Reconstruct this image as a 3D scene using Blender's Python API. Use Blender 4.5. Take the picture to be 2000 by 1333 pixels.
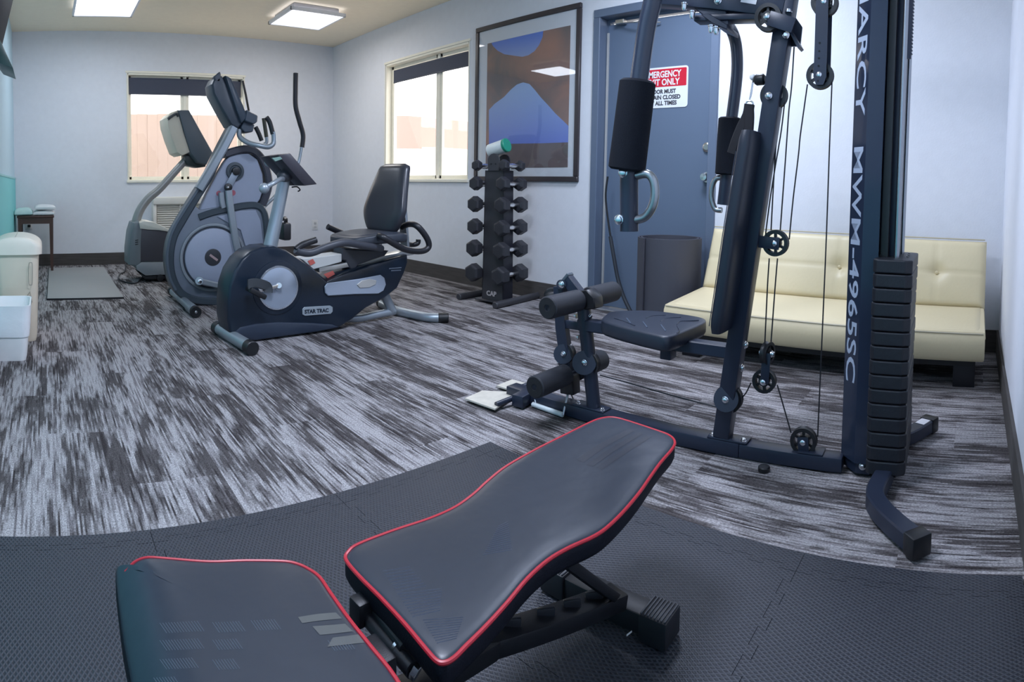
import bpy, bmesh, math, random
from mathutils import Vector, Matrix
V = Vector
random.seed(7)
S = bpy.context.scene
COL = S.collection
for o in list(bpy.data.objects):
    bpy.data.objects.remove(o)

# ------------------------------------------------------------------ camera
# The photograph is a phone panorama (cylindrical, 99 degrees wide). Camera
# 0.85 m above the floor at the origin; Y runs to the far wall, X to the long wall.
EYE = 0.85
FP, CY = 1158.5662, 411.0609
def _rot(yaw, pitch, roll):
    return (Matrix.Rotation(yaw, 3, 'Z') @ Matrix.Rotation(pitch, 3, 'X') @ Matrix.Rotation(roll, 3, 'Y'))
R = _rot(-0.7896, -0.041, -0.0175)
cam = bpy.data.cameras.new('camera')
cam.type = 'PANO'
cam.panorama_type = 'CENTRAL_CYLINDRICAL'
cam.central_cylindrical_range_u_min = -1000 / FP
cam.central_cylindrical_range_u_max = 1000 / FP
cam.central_cylindrical_range_v_min = -(1333 - CY) / FP
cam.central_cylindrical_range_v_max = CY / FP
cam.central_cylindrical_radius = 1.0
cam.clip_start = 0.01
camo = bpy.data.objects.new('camera', cam)
COL.objects.link(camo)
rx, ry, rz = R.col[0], R.col[1], R.col[2]
camo.matrix_world = Matrix(((rx[0], rz[0], -ry[0], 0), (rx[1], rz[1], -ry[1], 0), (rx[2], rz[2], -ry[2], EYE), (0, 0, 0, 1)))
S.camera = camo
S.view_settings.view_transform = 'Standard'
S.view_settings.look = 'None'
S.view_settings.gamma = 1.0
S.view_settings.use_curve_mapping = False
S.view_settings.exposure = EXPO = 0.0
S.cycles.use_denoising = True
S.cycles.max_bounces = 8
S.cycles.diffuse_bounces = 5
S.cycles.sample_clamp_indirect = 6.0
S.cycles.caustics_reflective = False
S.cycles.caustics_refractive = False

# measured points of the photograph (2000x1333) turned into points of the room
def ray(x, y):
    th = (x - 1000) / FP
    return R @ V((math.sin(th), math.cos(th), (CY - y) / FP))
def onz(x, y, z=0.0):
    d = ray(x, y); t = (z - EYE) / d.z
    return V((d.x * t, d.y * t, z))
def onx(x, y, X):
    d = ray(x, y); t = X / d.x
    return V((X, d.y * t, EYE + d.z * t))
def ony(x, y, Y):
    d = ray(x, y); t = Y / d.y
    return V((d.x * t, Y, EYE + d.z * t))
class Fr:
    """vertical mid plane of a machine: origin, direction u along it, n towards the camera side"""
    def __init__(s, o, a, n_sign=1):
        s.o = V((o[0], o[1], 0)); s.u = (V((a[0], a[1], 0)) - s.o).normalized()
        s.n = V((s.u.y, -s.u.x, 0)) * n_sign
    def at(s, x, y, off=0.0):
        d = ray(x, y); oo = s.o + s.n * off
        k = oo.dot(s.n) / (d.x * s.n.x + d.y * s.n.y)
        return V((d.x * k, d.y * k, EYE + d.z * k))
    def w(s, a, off, z):
        p = s.o + s.u * a + s.n * off
        return V((p.x, p.y, z))

# ------------------------------------------------------------------ world and lights
W = bpy.data.worlds.new('sky'); S.world = W; W.use_nodes = True
nt = W.node_tree; nt.nodes.clear()
bgn = nt.nodes.new('ShaderNodeBackground'); wo = nt.nodes.new('ShaderNodeOutputWorld')
bgn.inputs[0].default_value = (1.0, 0.98, 0.96, 1); bgn.inputs[1].default_value = 3.9
nt.links.new(bgn.outputs[0], wo.inputs[0])
def area(name, loc, size, power, col, rot=(0, 0, 0)):
    l = bpy.data.lights.new(name, 'AREA'); l.shape = 'SQUARE'; l.size = size; l.energy = power; l.color = col
    o = bpy.data.objects.new(name, l); o.location = loc; o.rotation_euler = rot; COL.objects.link(o); return o
LAMPS = [((0.56, 5.2), 9, (0.80, 0.88, 1.0)), ((2.42, 5.12), 8, (1.0, 0.96, 0.92)),
         ((0.60, 1.25), 46, (0.74, 0.81, 1.0)), ((2.45, 1.5), 38, (0.70, 0.79, 1.0))]
LP = []
for (x, y), p, c in LAMPS:
    LP.append(area('ceiling_lamp_light', (x, y, 2.375), 0.5, p, c))

# ------------------------------------------------------------------ materials
MC = {}
def new_mat(name):
    m = bpy.data.materials.new(name); m.use_nodes = True
    return m, m.node_tree, m.node_tree.nodes['Principled BSDF']
def N(t, kind, **kw):
    n = t.nodes.new(kind)
    for k, v in kw.items():
        if k.startswith('i_'):
            key = k[2:]; n.inputs[int(key) if key.isdigit() else key.replace('_', ' ')].default_value = v
        else: setattr(n, k, v)
    return n
def mat(name, col, rough=0.5, metal=0.0, bump=0.0, bscale=200.0, var=0.0, vscale=20.0, spec=0.5, coat=0.0, stretch=None, emit=None, trans=0.0):
    if name in MC: return MC[name]
    m, t, b = new_mat(name)
    b.inputs['Base Color'].default_value = (*col, 1)
    b.inputs['Roughness'].default_value = rough
    b.inputs['Metallic'].default_value = metal
    b.inputs['Specular IOR Level'].default_value = spec
    b.inputs['Coat Weight'].default_value = coat
    b.inputs['Transmission Weight'].default_value = trans
    tc = N(t, 'ShaderNodeTexCoord'); src = tc.outputs['Object']
    if stretch:
        mp = N(t, 'ShaderNodeMapping'); mp.inputs['Scale'].default_value = stretch
        t.links.new(src, mp.inputs[0]); src = mp.outputs[0]
    nz = N(t, 'ShaderNodeTexNoise'); nz.inputs['Scale'].default_value = vscale; nz.inputs['Detail'].default_value = 4
    t.links.new(src, nz.inputs['Vector'])
    v = max(var, 0.04)
    mx = N(t, 'ShaderNodeMix', data_type='RGBA')
    mx.inputs['A'].default_value = (*[c * (1 - v) for c in col], 1); mx.inputs['B'].default_value = (*[min(1, c * (1 + v)) for c in col], 1)
    t.links.new(nz.outputs['Fac'], mx.inputs['Factor']); t.links.new(mx.outputs['Result'], b.inputs['Base Color'])
    if bump:
        n2 = N(t, 'ShaderNodeTexNoise'); n2.inputs['Scale'].default_value = bscale; n2.inputs['Detail'].default_value = 3
        t.links.new(src, n2.inputs['Vector'])
        bp = N(t, 'ShaderNodeBump'); bp.inputs['Strength'].default_value = bump; bp.inputs['Distance'].default_value = 0.002
        t.links.new(n2.outputs['Fac'], bp.inputs['Height']); t.links.new(bp.outputs[0], b.inputs['Normal'])
    if emit:
        b.inputs['Emission Color'].default_value = (*col, 1); b.inputs['Emission Strength'].default_value = emit
    MC[name] = m
    return m
def math_(t, op, a, b=None):
    n = N(t, 'ShaderNodeMath', operation=op)
    for i, v in enumerate((a, b)):
        if v is None: continue
        if hasattr(v, 'links') or hasattr(v, 'is_linked'): t.links.new(v, n.inputs[i])
        else: n.inputs[i].default_value = v
    return n.outputs[0]

# ------------------------------------------------------------------ mesh helpers
class B:
    """collects shapes in world coordinates"""
    def __init__(s): s.m = bmesh.new()
    def faces(s, verts, faces):
        vs = [s.m.verts.new(v) for v in verts]
        out = []
        for f in faces:
            try: out.append(s.m.faces.new([vs[i] for i in f]))
            except ValueError: pass
        return s
    def box(s, c, size, rot=None, bev=0.0, seg=2):
        t = bmesh.new(); bmesh.ops.create_cube(t, size=1.0)
        M = Matrix.Translation(V(c)) @ (rot.to_4x4() if rot else Matrix()) @ Matrix.Diagonal((*size, 1))
        bmesh.ops.transform(t, matrix=M, verts=t.verts)
        if bev: bmesh.ops.bevel(t, geom=list(t.edges), offset=min(bev, min(size) * 0.49), segments=seg, affect='EDGES', profile=0.5)
        s.join(t); return s
    def join(s, t):
        me = bpy.data.meshes.new('tmp'); t.to_mesh(me); t.free(); s.m.from_mesh(me); bpy.data.meshes.remove(me)
    def bar(s, p0, p1, w, h, up=(0, 0, 1), bev=0.004, seg=2):
        """rectangular bar: w across, h along up"""
        p0, p1 = V(p0), V(p1); d = (p1 - p0); L = d.length; d.normalize(); up = V(up)
        x = d.cross(up).normalized(); z = x.cross(d).normalized()
        rot = Matrix((x, d, z)).transposed()
        return s.box((p0 + p1) / 2, (w, L, h), rot, bev, seg)
    def sweep(s, pts, prof, up=None, caps=True, closed=False):
        """sweep profile [(a,b)] along pts; a across, b up"""
        pts = [V(p) for p in pts]; n = len(pts); rings = []
        prev = None
        for i, p in enumerate(pts):
            if closed: d = (pts[(i + 1) % n] - pts[i - 1])
            elif i == 0: d = pts[1] - pts[0]
            elif i == n - 1: d = pts[-1] - pts[-2]
            else: d = (pts[i + 1] - p).normalized() + (p - pts[i - 1]).normalized()
            if d.length < 1e-9: d = V((0, 0, 1))
            d.normalize()
            if up is not None:
                a = d.cross(V(up))
                if a.length < 1e-4: a = prev or V((1, 0, 0))
                a.normalize()
            else:
                if prev is None:
                    a = d.cross(V((0, 0, 1)))
                    if a.length < 1e-3: a = V((1, 0, 0))
                    a.normalize()
                else:
                    a = (prev - d * prev.dot(d))
                    a = a.normalized() if a.length > 1e-6 else d.orthogonal().normalized()
            prev = a; b = a.cross(d).normalized()
            sc = 1.0
            rings.append([s.m.verts.new(p + a * q[0] + b * q[1]) for q in (prof(i / (n - 1)) if callable(prof) else prof)])
        k = len(rings[0])
        rng = range(n) if closed else range(n - 1)
        for i in rng:
            r0, r1 = rings[i], rings[(i + 1) % n]
            for j in range(k): s.m.faces.new((r0[j], r0[(j + 1) % k], r1[(j + 1) % k], r1[j]))
        if caps and not closed:
            s.m.faces.new(rings[0][::-1]); s.m.faces.new(rings[-1])
        return s
    def tube(s, pts, r, seg=10, smooth=0, caps=True, closed=False, up=None):
        if smooth: pts = spline(pts, smooth, closed)
        if callable(r): prof = lambda f: circ(r(f), seg)
        else: prof = circ(r, seg)
        return s.sweep(pts, prof, caps=caps, closed=closed, up=up)
    def rtube(s, pts, w, h, up=(0, 0, 1), smooth=0, bev=0.004):
        if smooth: pts = spline(pts, smooth)
        a, b = w / 2, h / 2; e = bev
        prof = [(-a + e, -b), (a - e, -b), (a, -b + e), (a, b - e), (a - e, b), (-a + e, b), (-a, b - e), (-a, -b + e)]
        return s.sweep(pts, prof, up=up)
    def cyl(s, p0, p1, r, r2=None, seg=24, bev=0.0):
        r2 = r if r2 is None else r2; p0, p1 = V(p0), V(p1); d = (p1 - p0).normalized()
        if bev:
            pts = [p0, p0 + d * bev, p1 - d * bev, p1]; rr = [r - bev, r, r2, r2 - bev]
        else: pts = [p0, p1]; rr = [r, r2]
        return s.revolve([( (p - p0).dot(d), q) for p, q in zip(pts, rr)], p0, d, seg)
    def revolve(s, prof, o, axis, seg=24, caps=True):
        """prof [(distance along axis, radius)]"""
        o = V(o); d = V(axis).normalized(); a = d.orthogonal().normalized(); b = d.cross(a)
        rings = []
        for t, r in prof:
            if r < 1e-6: rings.append([s.m.verts.new(o + d * t)]); continue
            rings.append([s.m.verts.new(o + d * t + (a * math.cos(2 * math.pi * j / seg) + b * math.sin(2 * math.pi * j / seg)) * r) for j in range(seg)])
        for r0, r1 in zip(rings, rings[1:]):
            for j in range(seg):
                j2 = (j + 1) % seg
                if len(r0) == 1 and len(r1) == 1: continue
                if len(r0) == 1: s.m.faces.new((r0[0], r1[j], r1[j2]))
                elif len(r1) == 1: s.m.faces.new((r0[j], r1[0], r0[j2]))
                else: s.m.faces.new((r0[j], r1[j], r1[j2], r0[j2]))
        if caps:
            if len(rings[0]) > 1: s.m.faces.new(rings[0])
            if len(rings[-1]) > 1: s.m.faces.new(rings[-1][::-1])
        return s
    def prism(s, poly, vec, bev=0.0, seg=2, inset_center=None):
        """extrude the planar polygon (3D points) by vec; bevel all its rim edges"""
        t = bmesh.new(); vec = V(vec)
        a = [t.verts.new(V(p)) for p in poly]; b = [t.verts.new(V(p) + vec) for p in poly]
        n = len(poly); t.faces.new(a[::-1]); t.faces.new(b)
        for i in range(n): t.faces.new((a[i], a[(i + 1) % n], b[(i + 1) % n], b[i]))
        bmesh.ops.recalc_face_normals(t, faces=t.faces)
        if bev:
            rim = [e for e in t.edges if abs((e.verts[0].co - e.verts[1].co).normalized().dot(vec.normalized())) < 0.5 or n < 9]
            bmesh.ops.bevel(t, geom=rim, offset=bev, segments=seg, affect='EDGES', profile=0.5, clamp_overlap=True)
        s.join(t); return s
    def ball(s, c, r, scale=(1, 1, 1), seg=16):
        t = bmesh.new(); bmesh.ops.create_uvsphere(t, u_segments=seg, v_segments=seg // 2, radius=r)
        bmesh.ops.transform(t, matrix=Matrix.Translation(V(c)) @ Matrix.Diagonal((*scale, 1)), verts=t.verts)
        s.join(t); return s
    def grid(s, fn, nu, nv, thick=0.0):
        """surface fn(u,v) -> point"""
        g = [[s.m.verts.new(V(fn(i / nu, j / nv))) for j in range(nv + 1)] for i in range(nu + 1)]
        for i in range(nu):
            for j in range(nv): s.m.faces.new((g[i][j], g[i + 1][j], g[i + 1][j + 1], g[i][j + 1]))
        return s
def circ(r, seg=10, ry=None):
    return [(r * math.cos(2 * math.pi * j / seg), (ry or r) * math.sin(2 * math.pi * j / seg)) for j in range(seg)]
def spline(pts, k=6, closed=False):
    pts = [V(p) for p in pts]; n = len(pts); out = []
    def P(i): return pts[i % n] if closed else pts[max(0, min(n - 1, i))]
    for i in range(n if closed else n - 1):
        p0, p1, p2, p3 = P(i - 1), P(i), P(i + 1), P(i + 2)
        for j in range(k):
            t = j / k; t2 = t * t; t3 = t2 * t
            out.append(0.5 * ((2 * p1) + (p2 - p0) * t + (2 * p0 - 5 * p1 + 4 * p2 - p3) * t2 + (-p0 + 3 * p1 - 3 * p2 + p3) * t3))
    if not closed: out.append(pts[-1])
    return out
def obj(name, b, m, parent=None, smooth=38, kind=None, label=None, mats=None):
    """link the collected shapes as ONE mesh object; coordinates are relative to its thing"""
    bm = b.m if isinstance(b, B) else b
    off = V((0, 0, 0)); r = parent
    while r is not None:
        if r.get('_base'): off = V(r['_base']); break
        r = r.parent
    for v in bm.verts: v.co -= off
    bmesh.ops.recalc_face_normals(bm, faces=bm.faces)
    if smooth:
        c = math.radians(smooth)
        for f in bm.faces: f.smooth = True
        for e in bm.edges:
            if len(e.link_faces) == 2 and e.calc_face_angle(0) > c: e.smooth = False
    me = bpy.data.meshes.new(name); bm.to_mesh(me); bm.free()
    for q in (mats or [m]): me.materials.append(q)
    o = bpy.data.objects.new(name, me); COL.objects.link(o)
    if parent: o.parent = parent
    if kind: o['kind'] = kind
    if label: o['label'] = label
    return o
def thing(name, label, cat, base, group=None):
    o = bpy.data.objects.new(name, None); COL.objects.link(o); o.empty_display_size = 0.1
    o.location = V(base); o['_base'] = tuple(base); o['label'] = label; o['category'] = cat
    if group: o['group'] = group
    return o
def tag(o, label, cat, group=None):
    o['label'] = label; o['category'] = cat
    if group: o['group'] = group
    return o
def struct(name, b, m, parent=None, smooth=0, label=None):
    o = obj(name, b, m, parent, smooth)
    if parent is None: o['kind'] = 'structure'
    if label: o['label'] = label
    return o
def text(name, body, size, m, parent, org, xdir, ydir, depth=0.0006, xs=1.0, font_bold=0.0, align='LEFT', shear=0.0):
    cu = bpy.data.curves.new(name, 'FONT'); cu.body = body; cu.size = size; cu.extrude = depth; cu.align_x = align; cu.offset = font_bold; cu.shear = shear
    cu.resolution_u = 3
    t = bpy.data.objects.new(name, cu); COL.objects.link(t)
    bpy.context.view_layer.update()
    me = bpy.data.meshes.new_from_object(t.evaluated_get(bpy.context.evaluated_depsgraph_get()))
    bpy.data.objects.remove(t)
    x = V(xdir).normalized(); y = V(ydir).normalized(); z = x.cross(y)
    M = Matrix(((x.x * xs, y.x, z.x, org[0]), (x.y * xs, y.y, z.y, org[1]), (x.z * xs, y.z, z.z, org[2]), (0, 0, 0, 1)))
    b = B(); b.m.from_mesh(me); bpy.data.meshes.remove(me)
    bmesh.ops.transform(b.m, matrix=M, verts=b.m.verts)
    return obj(name, b, m, parent, 0)
# ------------------------------------------------------------------ the room
XL, YB, XW, YR, ZC = 3.325, 6.284, -0.305, -0.158, 2.47
white = mat('wall_paint', (0.79, 0.81, 0.86), 0.75, bump=0.25, bscale=90, spec=0.25)
ceilm = mat('ceiling_paint', (0.97, 0.86, 0.68), 0.9, bump=0.5, bscale=60, spec=0.1)
teal = mat('teal_paint', (0.22, 0.66, 0.68), 0.6, spec=0.3)
tealc = mat('teal_wash_paint', (0.54, 0.72, 0.82), 0.7, spec=0.3)
cream = mat('cream_frame', (0.93, 0.89, 0.76), 0.5)
T = 0.14
def wallbox(lo, hi): return B().box([(a + b) / 2 for a, b in zip(lo, hi)], [b - a for a, b in zip(lo, hi)])
def wall_with_holes(axis, pos, a0, a1, z1, holes, out):
    """wall perpendicular to axis at pos, thickness T outwards (out=+1/-1), holes [(a,b,z0,z1)]"""
    b = B(); aa = sorted({a0, a1, *[h[0] for h in holes], *[h[1] for h in holes]})
    lo, hi = (pos, pos + T) if out > 0 else (pos - T, pos)
    for p, q in zip(aa, aa[1:]):
        cuts = [h for h in holes if h[0] <= p + 1e-6 and h[1] >= q - 1e-6]
        spans = [(0, z1)]
        for h in cuts:
            spans = [s2 for s in spans for s2 in ((s[0], min(s[1], h[2])), (max(s[0], h[3]), s[1])) if s2[1] - s2[0] > 1e-4]
        for z0, zz in spans:
            if axis == 'Y': b.box(((p + q) / 2, (lo + hi) / 2, (z0 + zz) / 2), (q - p, hi - lo, zz - z0))
            else: b.box(((lo + hi) / 2, (p + q) / 2, (z0 + zz) / 2), (hi - lo, q - p, zz - z0))
    bmesh.ops.remove_doubles(b.m, verts=b.m.verts, dist=1e-5)
    return b
W1 = (0.905, 2.205, 0.89, 2.035)
W2 = (3.84, 5.135, 0.895, 2.07)
DR = (1.56, 2.518, 0.0, 2.077)
struct('wall_back', wall_with_holes('Y', YB, XW - T, XL + T, ZC, [W1], 1), white)
struct('wall_long', wall_with_holes('X', XL, YR, YB, ZC, [W2, DR], 1), white)
struct('wall_right', wallbox((XW, YR - T, 0), (XL + T, YR, ZC)), mat('wall_paint_light_tint', (0.84, 0.87, 0.95), 0.8, bump=0.2, bscale=90, spec=0.2))  # white wall, cool tint of the light put into its paint
wl_ = struct('wall_left', wallbox((XW - T, YR - T, 0), (XW, YB, ZC)), tealc)
struct('ceiling', wallbox((XW - T, YR - T, ZC), (XL + T, YB + T, ZC + 0.1)), ceilm)
# teal wainscot panel on the left wall
struct('wainscot', wallbox((XW, YR, 0), (XW + 0.008, YB - 0.01, 0.935)), teal, wl_)
struct('chair_rail', wallbox((XW, YR, 0.925), (XW + 0.012, YB - 0.01, 0.94)), mat('teal_trim', (0.3, 0.62, 0.64), 0.5), wl_)

# carpet: planks of streaky loop pile running along Y
def carpet_mat(name='carpet'):
    m, t, b = new_mat(name)
    tc = N(t, 'ShaderNodeTexCoord'); sp = N(t, 'ShaderNodeSeparateXYZ'); t.links.new(tc.outputs['Object'], sp.inputs[0])
    x, y = sp.outputs[0], sp.outputs[1]
    def q(v, st): return math_(t, 'MULTIPLY', math_(t, 'FLOOR', math_(t, 'DIVIDE', v, st)), st)
    def comb(a, c, d=0.0):
        n = N(t, 'ShaderNodeCombineXYZ')
        for i, v in enumerate((a, c, d)):
            if hasattr(v, 'is_linked'): t.links.new(v, n.inputs[i])
            else: n.inputs[i].default_value = v
        return n.outputs[0]
    def noise(vec, scale, det=2, rough=0.5):
        n = N(t, 'ShaderNodeTexNoise'); n.inputs['Scale'].default_value = scale; n.inputs['Detail'].default_value = det; n.inputs['Roughness'].default_value = rough
        t.links.new(vec, n.inputs['Vector']); return n.outputs['Fac']
    def ramp(f, lo, hi):
        n = N(t, 'ShaderNodeMapRange'); n.inputs['From Min'].default_value = lo; n.inputs['From Max'].default_value = hi
        t.links.new(f, n.inputs['Value']); return n.outputs[0]
    xq = q(x, 0.0055)
    # planks 0.25 x 1.0 with shifted pattern
    pid = math_(t, 'FLOOR', math_(t, 'DIVIDE', x, 0.25))
    ys = math_(t, 'ADD', y, math_(t, 'MULTIPLY', pid, 0.37))
    pidy = math_(t, 'FLOOR', ys)
    wn = N(t, 'ShaderNodeTexWhiteNoise', noise_dimensions='2D'); t.links.new(comb(pid, pidy), wn.inputs['Vector'])
    off = math_(t, 'MULTIPLY', wn.outputs['Value'], 37.0)
    yq = q(y, 0.012)
    # broad blotches with stepped edges, thin yarn lines and broken dashes
    blotch = noise(comb(math_(t, 'MULTIPLY', xq, 9.0), math_(t, 'MULTIPLY', yq, 1.9), off), 1.0, 4, 0.62)
    line = noise(comb(math_(t, 'MULTIPLY', xq, 170.0), math_(t, 'MULTIPLY', y, 3.5), off), 1.0, 2, 0.6)
    line2 = noise(comb(math_(t, 'MULTIPLY', xq, 400.0), math_(t, 'MULTIPLY', yq, 11.0), off), 1.0, 2, 0.7)
    fine = noise(comb(math_(t, 'MULTIPLY', x, 300.0), math_(t, 'MULTIPLY', y, 140.0)), 1.0, 2, 0.7)
    a = math_(t, 'ADD', math_(t, 'MULTIPLY', blotch, 1.8), math_(t, 'MULTIPLY', line, 0.95))
    a = math_(t, 'ADD', a, math_(t, 'MULTIPLY', line2, 0.6))
    a = ramp(a, 1.54, 1.78)
    cr = N(t, 'ShaderNodeMix', data_type='RGBA'); t.links.new(a, cr.inputs['Factor'])
    cr.inputs['A'].default_value = (0.088, 0.080, 0.082, 1); cr.inputs['B'].default_value = (0.37, 0.355, 0.365, 1)
    mu = N(t, 'ShaderNodeMix', data_type='RGBA', blend_type='MULTIPLY'); mu.inputs['Factor'].default_value = 0.8
    t.links.new(cr.outputs['Result'], mu.inputs['A'])
    fr_ = N(t, 'ShaderNodeMix', data_type='RGBA'); t.links.new(ramp(fine, 0.3, 0.7), fr_.inputs['Factor'])
    fr_.inputs['A'].default_value = (0.35, 0.35, 0.35, 1); fr_.inputs['B'].default_value = (1.5, 1.5, 1.5, 1)
    t.links.new(fr_.outputs['Result'], mu.inputs['B'])
    thin = noise(comb(math_(t, 'MULTIPLY', xq, 520.0), math_(t, 'MULTIPLY', y, 5.0), 3.0), 1.0, 1, 0.5)
    tm_ = N(t, 'ShaderNodeMix', data_type='RGBA'); t.links.new(ramp(thin, 0.36, 0.52), tm_.inputs['Factor'])
    tm_.inputs['A'].default_value = (0.48, 0.46, 0.47, 1); tm_.inputs['B'].default_value = (1.05, 1.05, 1.05, 1)
    m2 = N(t, 'ShaderNodeMix', data_type='RGBA', blend_type='MULTIPLY'); m2.inputs['Factor'].default_value = 1.0
    t.links.new(mu.outputs['Result'], m2.inputs['A']); t.links.new(tm_.outputs['Result'], m2.inputs['B'])
    t.links.new(m2.outputs['Result'], b.inputs['Base Color'])
    b.inputs['Roughness'].default_value = 0.95; b.inputs['Specular IOR Level'].default_value = 0.1
    bp = N(t, 'ShaderNodeBump'); bp.inputs['Strength'].default_value = 0.5; bp.inputs['Distance'].default_value = 0.003
    t.links.new(fine, bp.inputs['Height']); t.links.new(bp.outputs[0], b.inputs['Normal'])
    return m
CARP = carpet_mat()
struct('floor', wallbox((XW - T, YR - T, -0.05), (XL + T, YB + T, 0)), CARP)
# baseboards of the same carpet
bbm = mat('baseboard_carpet', (0.075, 0.068, 0.066), 0.9, var=0.45, vscale=6, stretch=(1, 1, 14), bump=0.3, bscale=150)
BH = 0.125
struct('baseboard_back', wallbox((XW, YB - 0.012, 0), (XL, YB, BH)), bbm)
b_ = wallbox((XL - 0.012, DR[1] + 0.05, 0), (XL, YB, BH)); b_.box((XL - 0.006, (YR + DR[0] - 0.05) / 2, BH / 2), (0.012, DR[0] - 0.05 - YR, BH))
struct('baseboard_long', b_, bbm)
struct('baseboard_right', wallbox((XW, YR, 0), (XL, YR + 0.012, BH)), bbm)
struct('baseboard_left', wallbox((XW + 0.008, YR, 0), (XW + 0.02, YB, BH)), bbm)
# ------------------------------------------------------------------ windows, door, picture
glass, _t, _b = new_mat('window_glass')
_t.nodes.remove(_b); _g = N(_t, 'ShaderNodeBsdfTransparent'); _gl = N(_t, 'ShaderNodeBsdfGlossy'); _gl.inputs['Roughness'].default_value = 0.02
def schlick(t, k):
    lw = N(t, 'ShaderNodeLayerWeight'); lw.inputs[0].default_value = 0.5
    return math_(t, 'ADD', math_(t, 'MULTIPLY', math_(t, 'POWER', lw.outputs['Facing'], 4.0), 0.8), k)
_mx = N(_t, 'ShaderNodeMixShader')
_t.links.new(schlick(_t, 0.03), _mx.inputs[0]); _t.links.new(_g.outputs[0], _mx.inputs[1]); _t.links.new(_gl.outputs[0], _mx.inputs[2])
_t.links.new(_mx.outputs[0], _t.nodes['Material Output'].inputs[0])
blindm = mat('blind_fabric', (0.055, 0.065, 0.10), 0.7, bump=0.3, bscale=400)
def window(name, axis, pos, a0, a1, z0, z1, mull, rail_z=None):
    """window in a wall opening; a runs along the wall; depth goes outwards"""
    def P(a, d, z): return (a, pos + d, z) if axis == 'Y' else (pos + d, a, z)
    def bx(b, a, c, d0, d1, e0, e1, bev=0.003):
        lo, hi = P(a, d0, e0), P(c, d1, e1)
        return b.box([(p + q) / 2 for p, q in zip(lo, hi)], [abs(q - p) for p, q in zip(lo, hi)], bev=bev, seg=1)
    root = struct(name, bx(bx(bx(bx(B(), a0, a1, 0, T - 0.01, z1 - 0.02, z1), a0, a1, 0, T - 0.01, z0, z0 + 0.012), a0, a0 + 0.012, 0, T - 0.01, z0, z1), a1 - 0.012, a1, 0, T - 0.01, z0, z1), cream)
    c = B(); w = 0.022
    bx(c, a0 - w, a1 + w, -0.008, 0, z1, z1 + w); bx(c, a0 - w * 0.5, a0, -0.006, 0, z0, z1); bx(c, a1, a1 + w * 0.5, -0.006, 0, z0, z1)
    struct('window_casing', c, cream, root)
    struct('window_sill', bx(B(), a0 - 0.02, a1 + 0.02, -0.02, T * 0.6, z0 - 0.02, z0 + 0.006), cream, root)
    f = B()
    for s0, s1 in ((a0 + 0.012, mull - 0.012), (mull + 0.012, a1 - 0.012)):
        for q in ((s0, s0 + 0.035, z0, z1), (s1 - 0.035, s1, z0, z1), (s0, s1, z0 + 0.012, z0 + 0.045), (s0, s1, z1 - 0.05, z1 - 0.012)):
            bx(f, q[0], q[1], 0.07, 0.10, q[2], q[3])
    struct('sash_frame', f, cream, root)
    struct('mullion', bx(B(), mull - 0.02, mull + 0.02, 0.06, 0.105, z0, z1), cream, root)
    for s0, s1 in ((a0 + 0.03, mull - 0.03), (mull + 0.03, a1 - 0.03)):
        struct('pane', bx(B(), s0, s1, 0.084, 0.087, z0 + 0.03, z1 - 0.03, 0), glass, root)
    return root
window('window_1', 'Y', YB, *W1, 1.545)
window('window_2', 'X', XL, *W2, 4.335)
def blind(axis, pos, a0, a1, z0, z1, lab, d=0.045):
    def P(a, d, z): return (a, pos + d, z) if axis == 'Y' else (pos + d, a, z)
    t = thing('roller_blind', lab, 'blind', P((a0 + a1) / 2, d, z1))
    b = B(); lo, hi = P(a0 + 0.01, d, z0), P(a1 - 0.01, d + 0.002, z1 - 0.02)
    obj('blind_fabric', b.box([(p + q) / 2 for p, q in zip(lo, hi)], [abs(q - p) for p, q in zip(lo, hi)]), blindm, t)
    obj('hem_bar', B().bar(P(a0 + 0.01, d, z0), P(a1 - 0.01, d, z0), 0.008, 0.014), mat('blind_hem', (0.06, 0.07, 0.10), 0.5), t)
    obj('roller_tube', B().cyl(P(a0 + 0.015, d + 0.012, z1 - 0.035), P(a1 - 0.015, d + 0.012, z1 - 0.035), 0.014, seg=12), blindm, t)
    return t
blind('Y', YB, W1[0] + 0.01, W1[1] - 0.01, 1.822, W1[3] - 0.02, 'short dark grey roller blind at the top of the far wall window')
blind('X', XL, W2[0] + 0.03, W2[1] - 0.07, 1.88, W2[3] - 0.045, 'short dark grey roller blind in the window beside the framed picture')

# outside: a pale board fence beyond the far window, a rendered house with a red roof beyond the other
fence = thing('board_fence', 'sunlit pale tan board fence outside the far wall window', 'fence', (1.6, YB + 1.8, 0))
fm = mat('fence_board', (0.42, 0.33, 0.28), 0.8, var=0.12, vscale=3, stretch=(1, 1, 0.2))
fb = B().box((0, 0, 0.85), (0.1412, 0.02, 1.94)); m0 = bpy.data.meshes.new('board'); fb.m.to_mesh(m0); fb.m.free(); m0.materials.append(fm)
for i in range(26):
    o = bpy.data.objects.new('board', m0); COL.objects.link(o); o.parent = fence; o.location = (-1.8 + i * 0.142, random.uniform(-0.004, 0.004), random.uniform(-0.006, 0.006))
obj('fence_rail', B().box((1.6, YB + 1.83, 0.5), (3.7, 0.04, 0.09)).box((1.6, YB + 1.83, 1.5), (3.7, 0.04, 0.09)), fm, fence)
ground = struct('trim_1', wallbox((-3, YB + T + 0.02, -0.2), (12, 14, -0.12)).box((9.0, 5.0, -0.16), (10.8, 10.0, 0.08)), mat('outside_paving', (0.62, 0.58, 0.55), 0.9))
HX = 9.0
hs = thing('neighbour_house', 'white rendered house with a pink red roof seen through the window beside the picture', 'house', (HX, 13.0, -0.12))
hw = mat('render_white', (0.80, 0.79, 0.78), 0.8)
A_ = lambda x, y, d=0.0: onx(x, y, HX + d)
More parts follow.
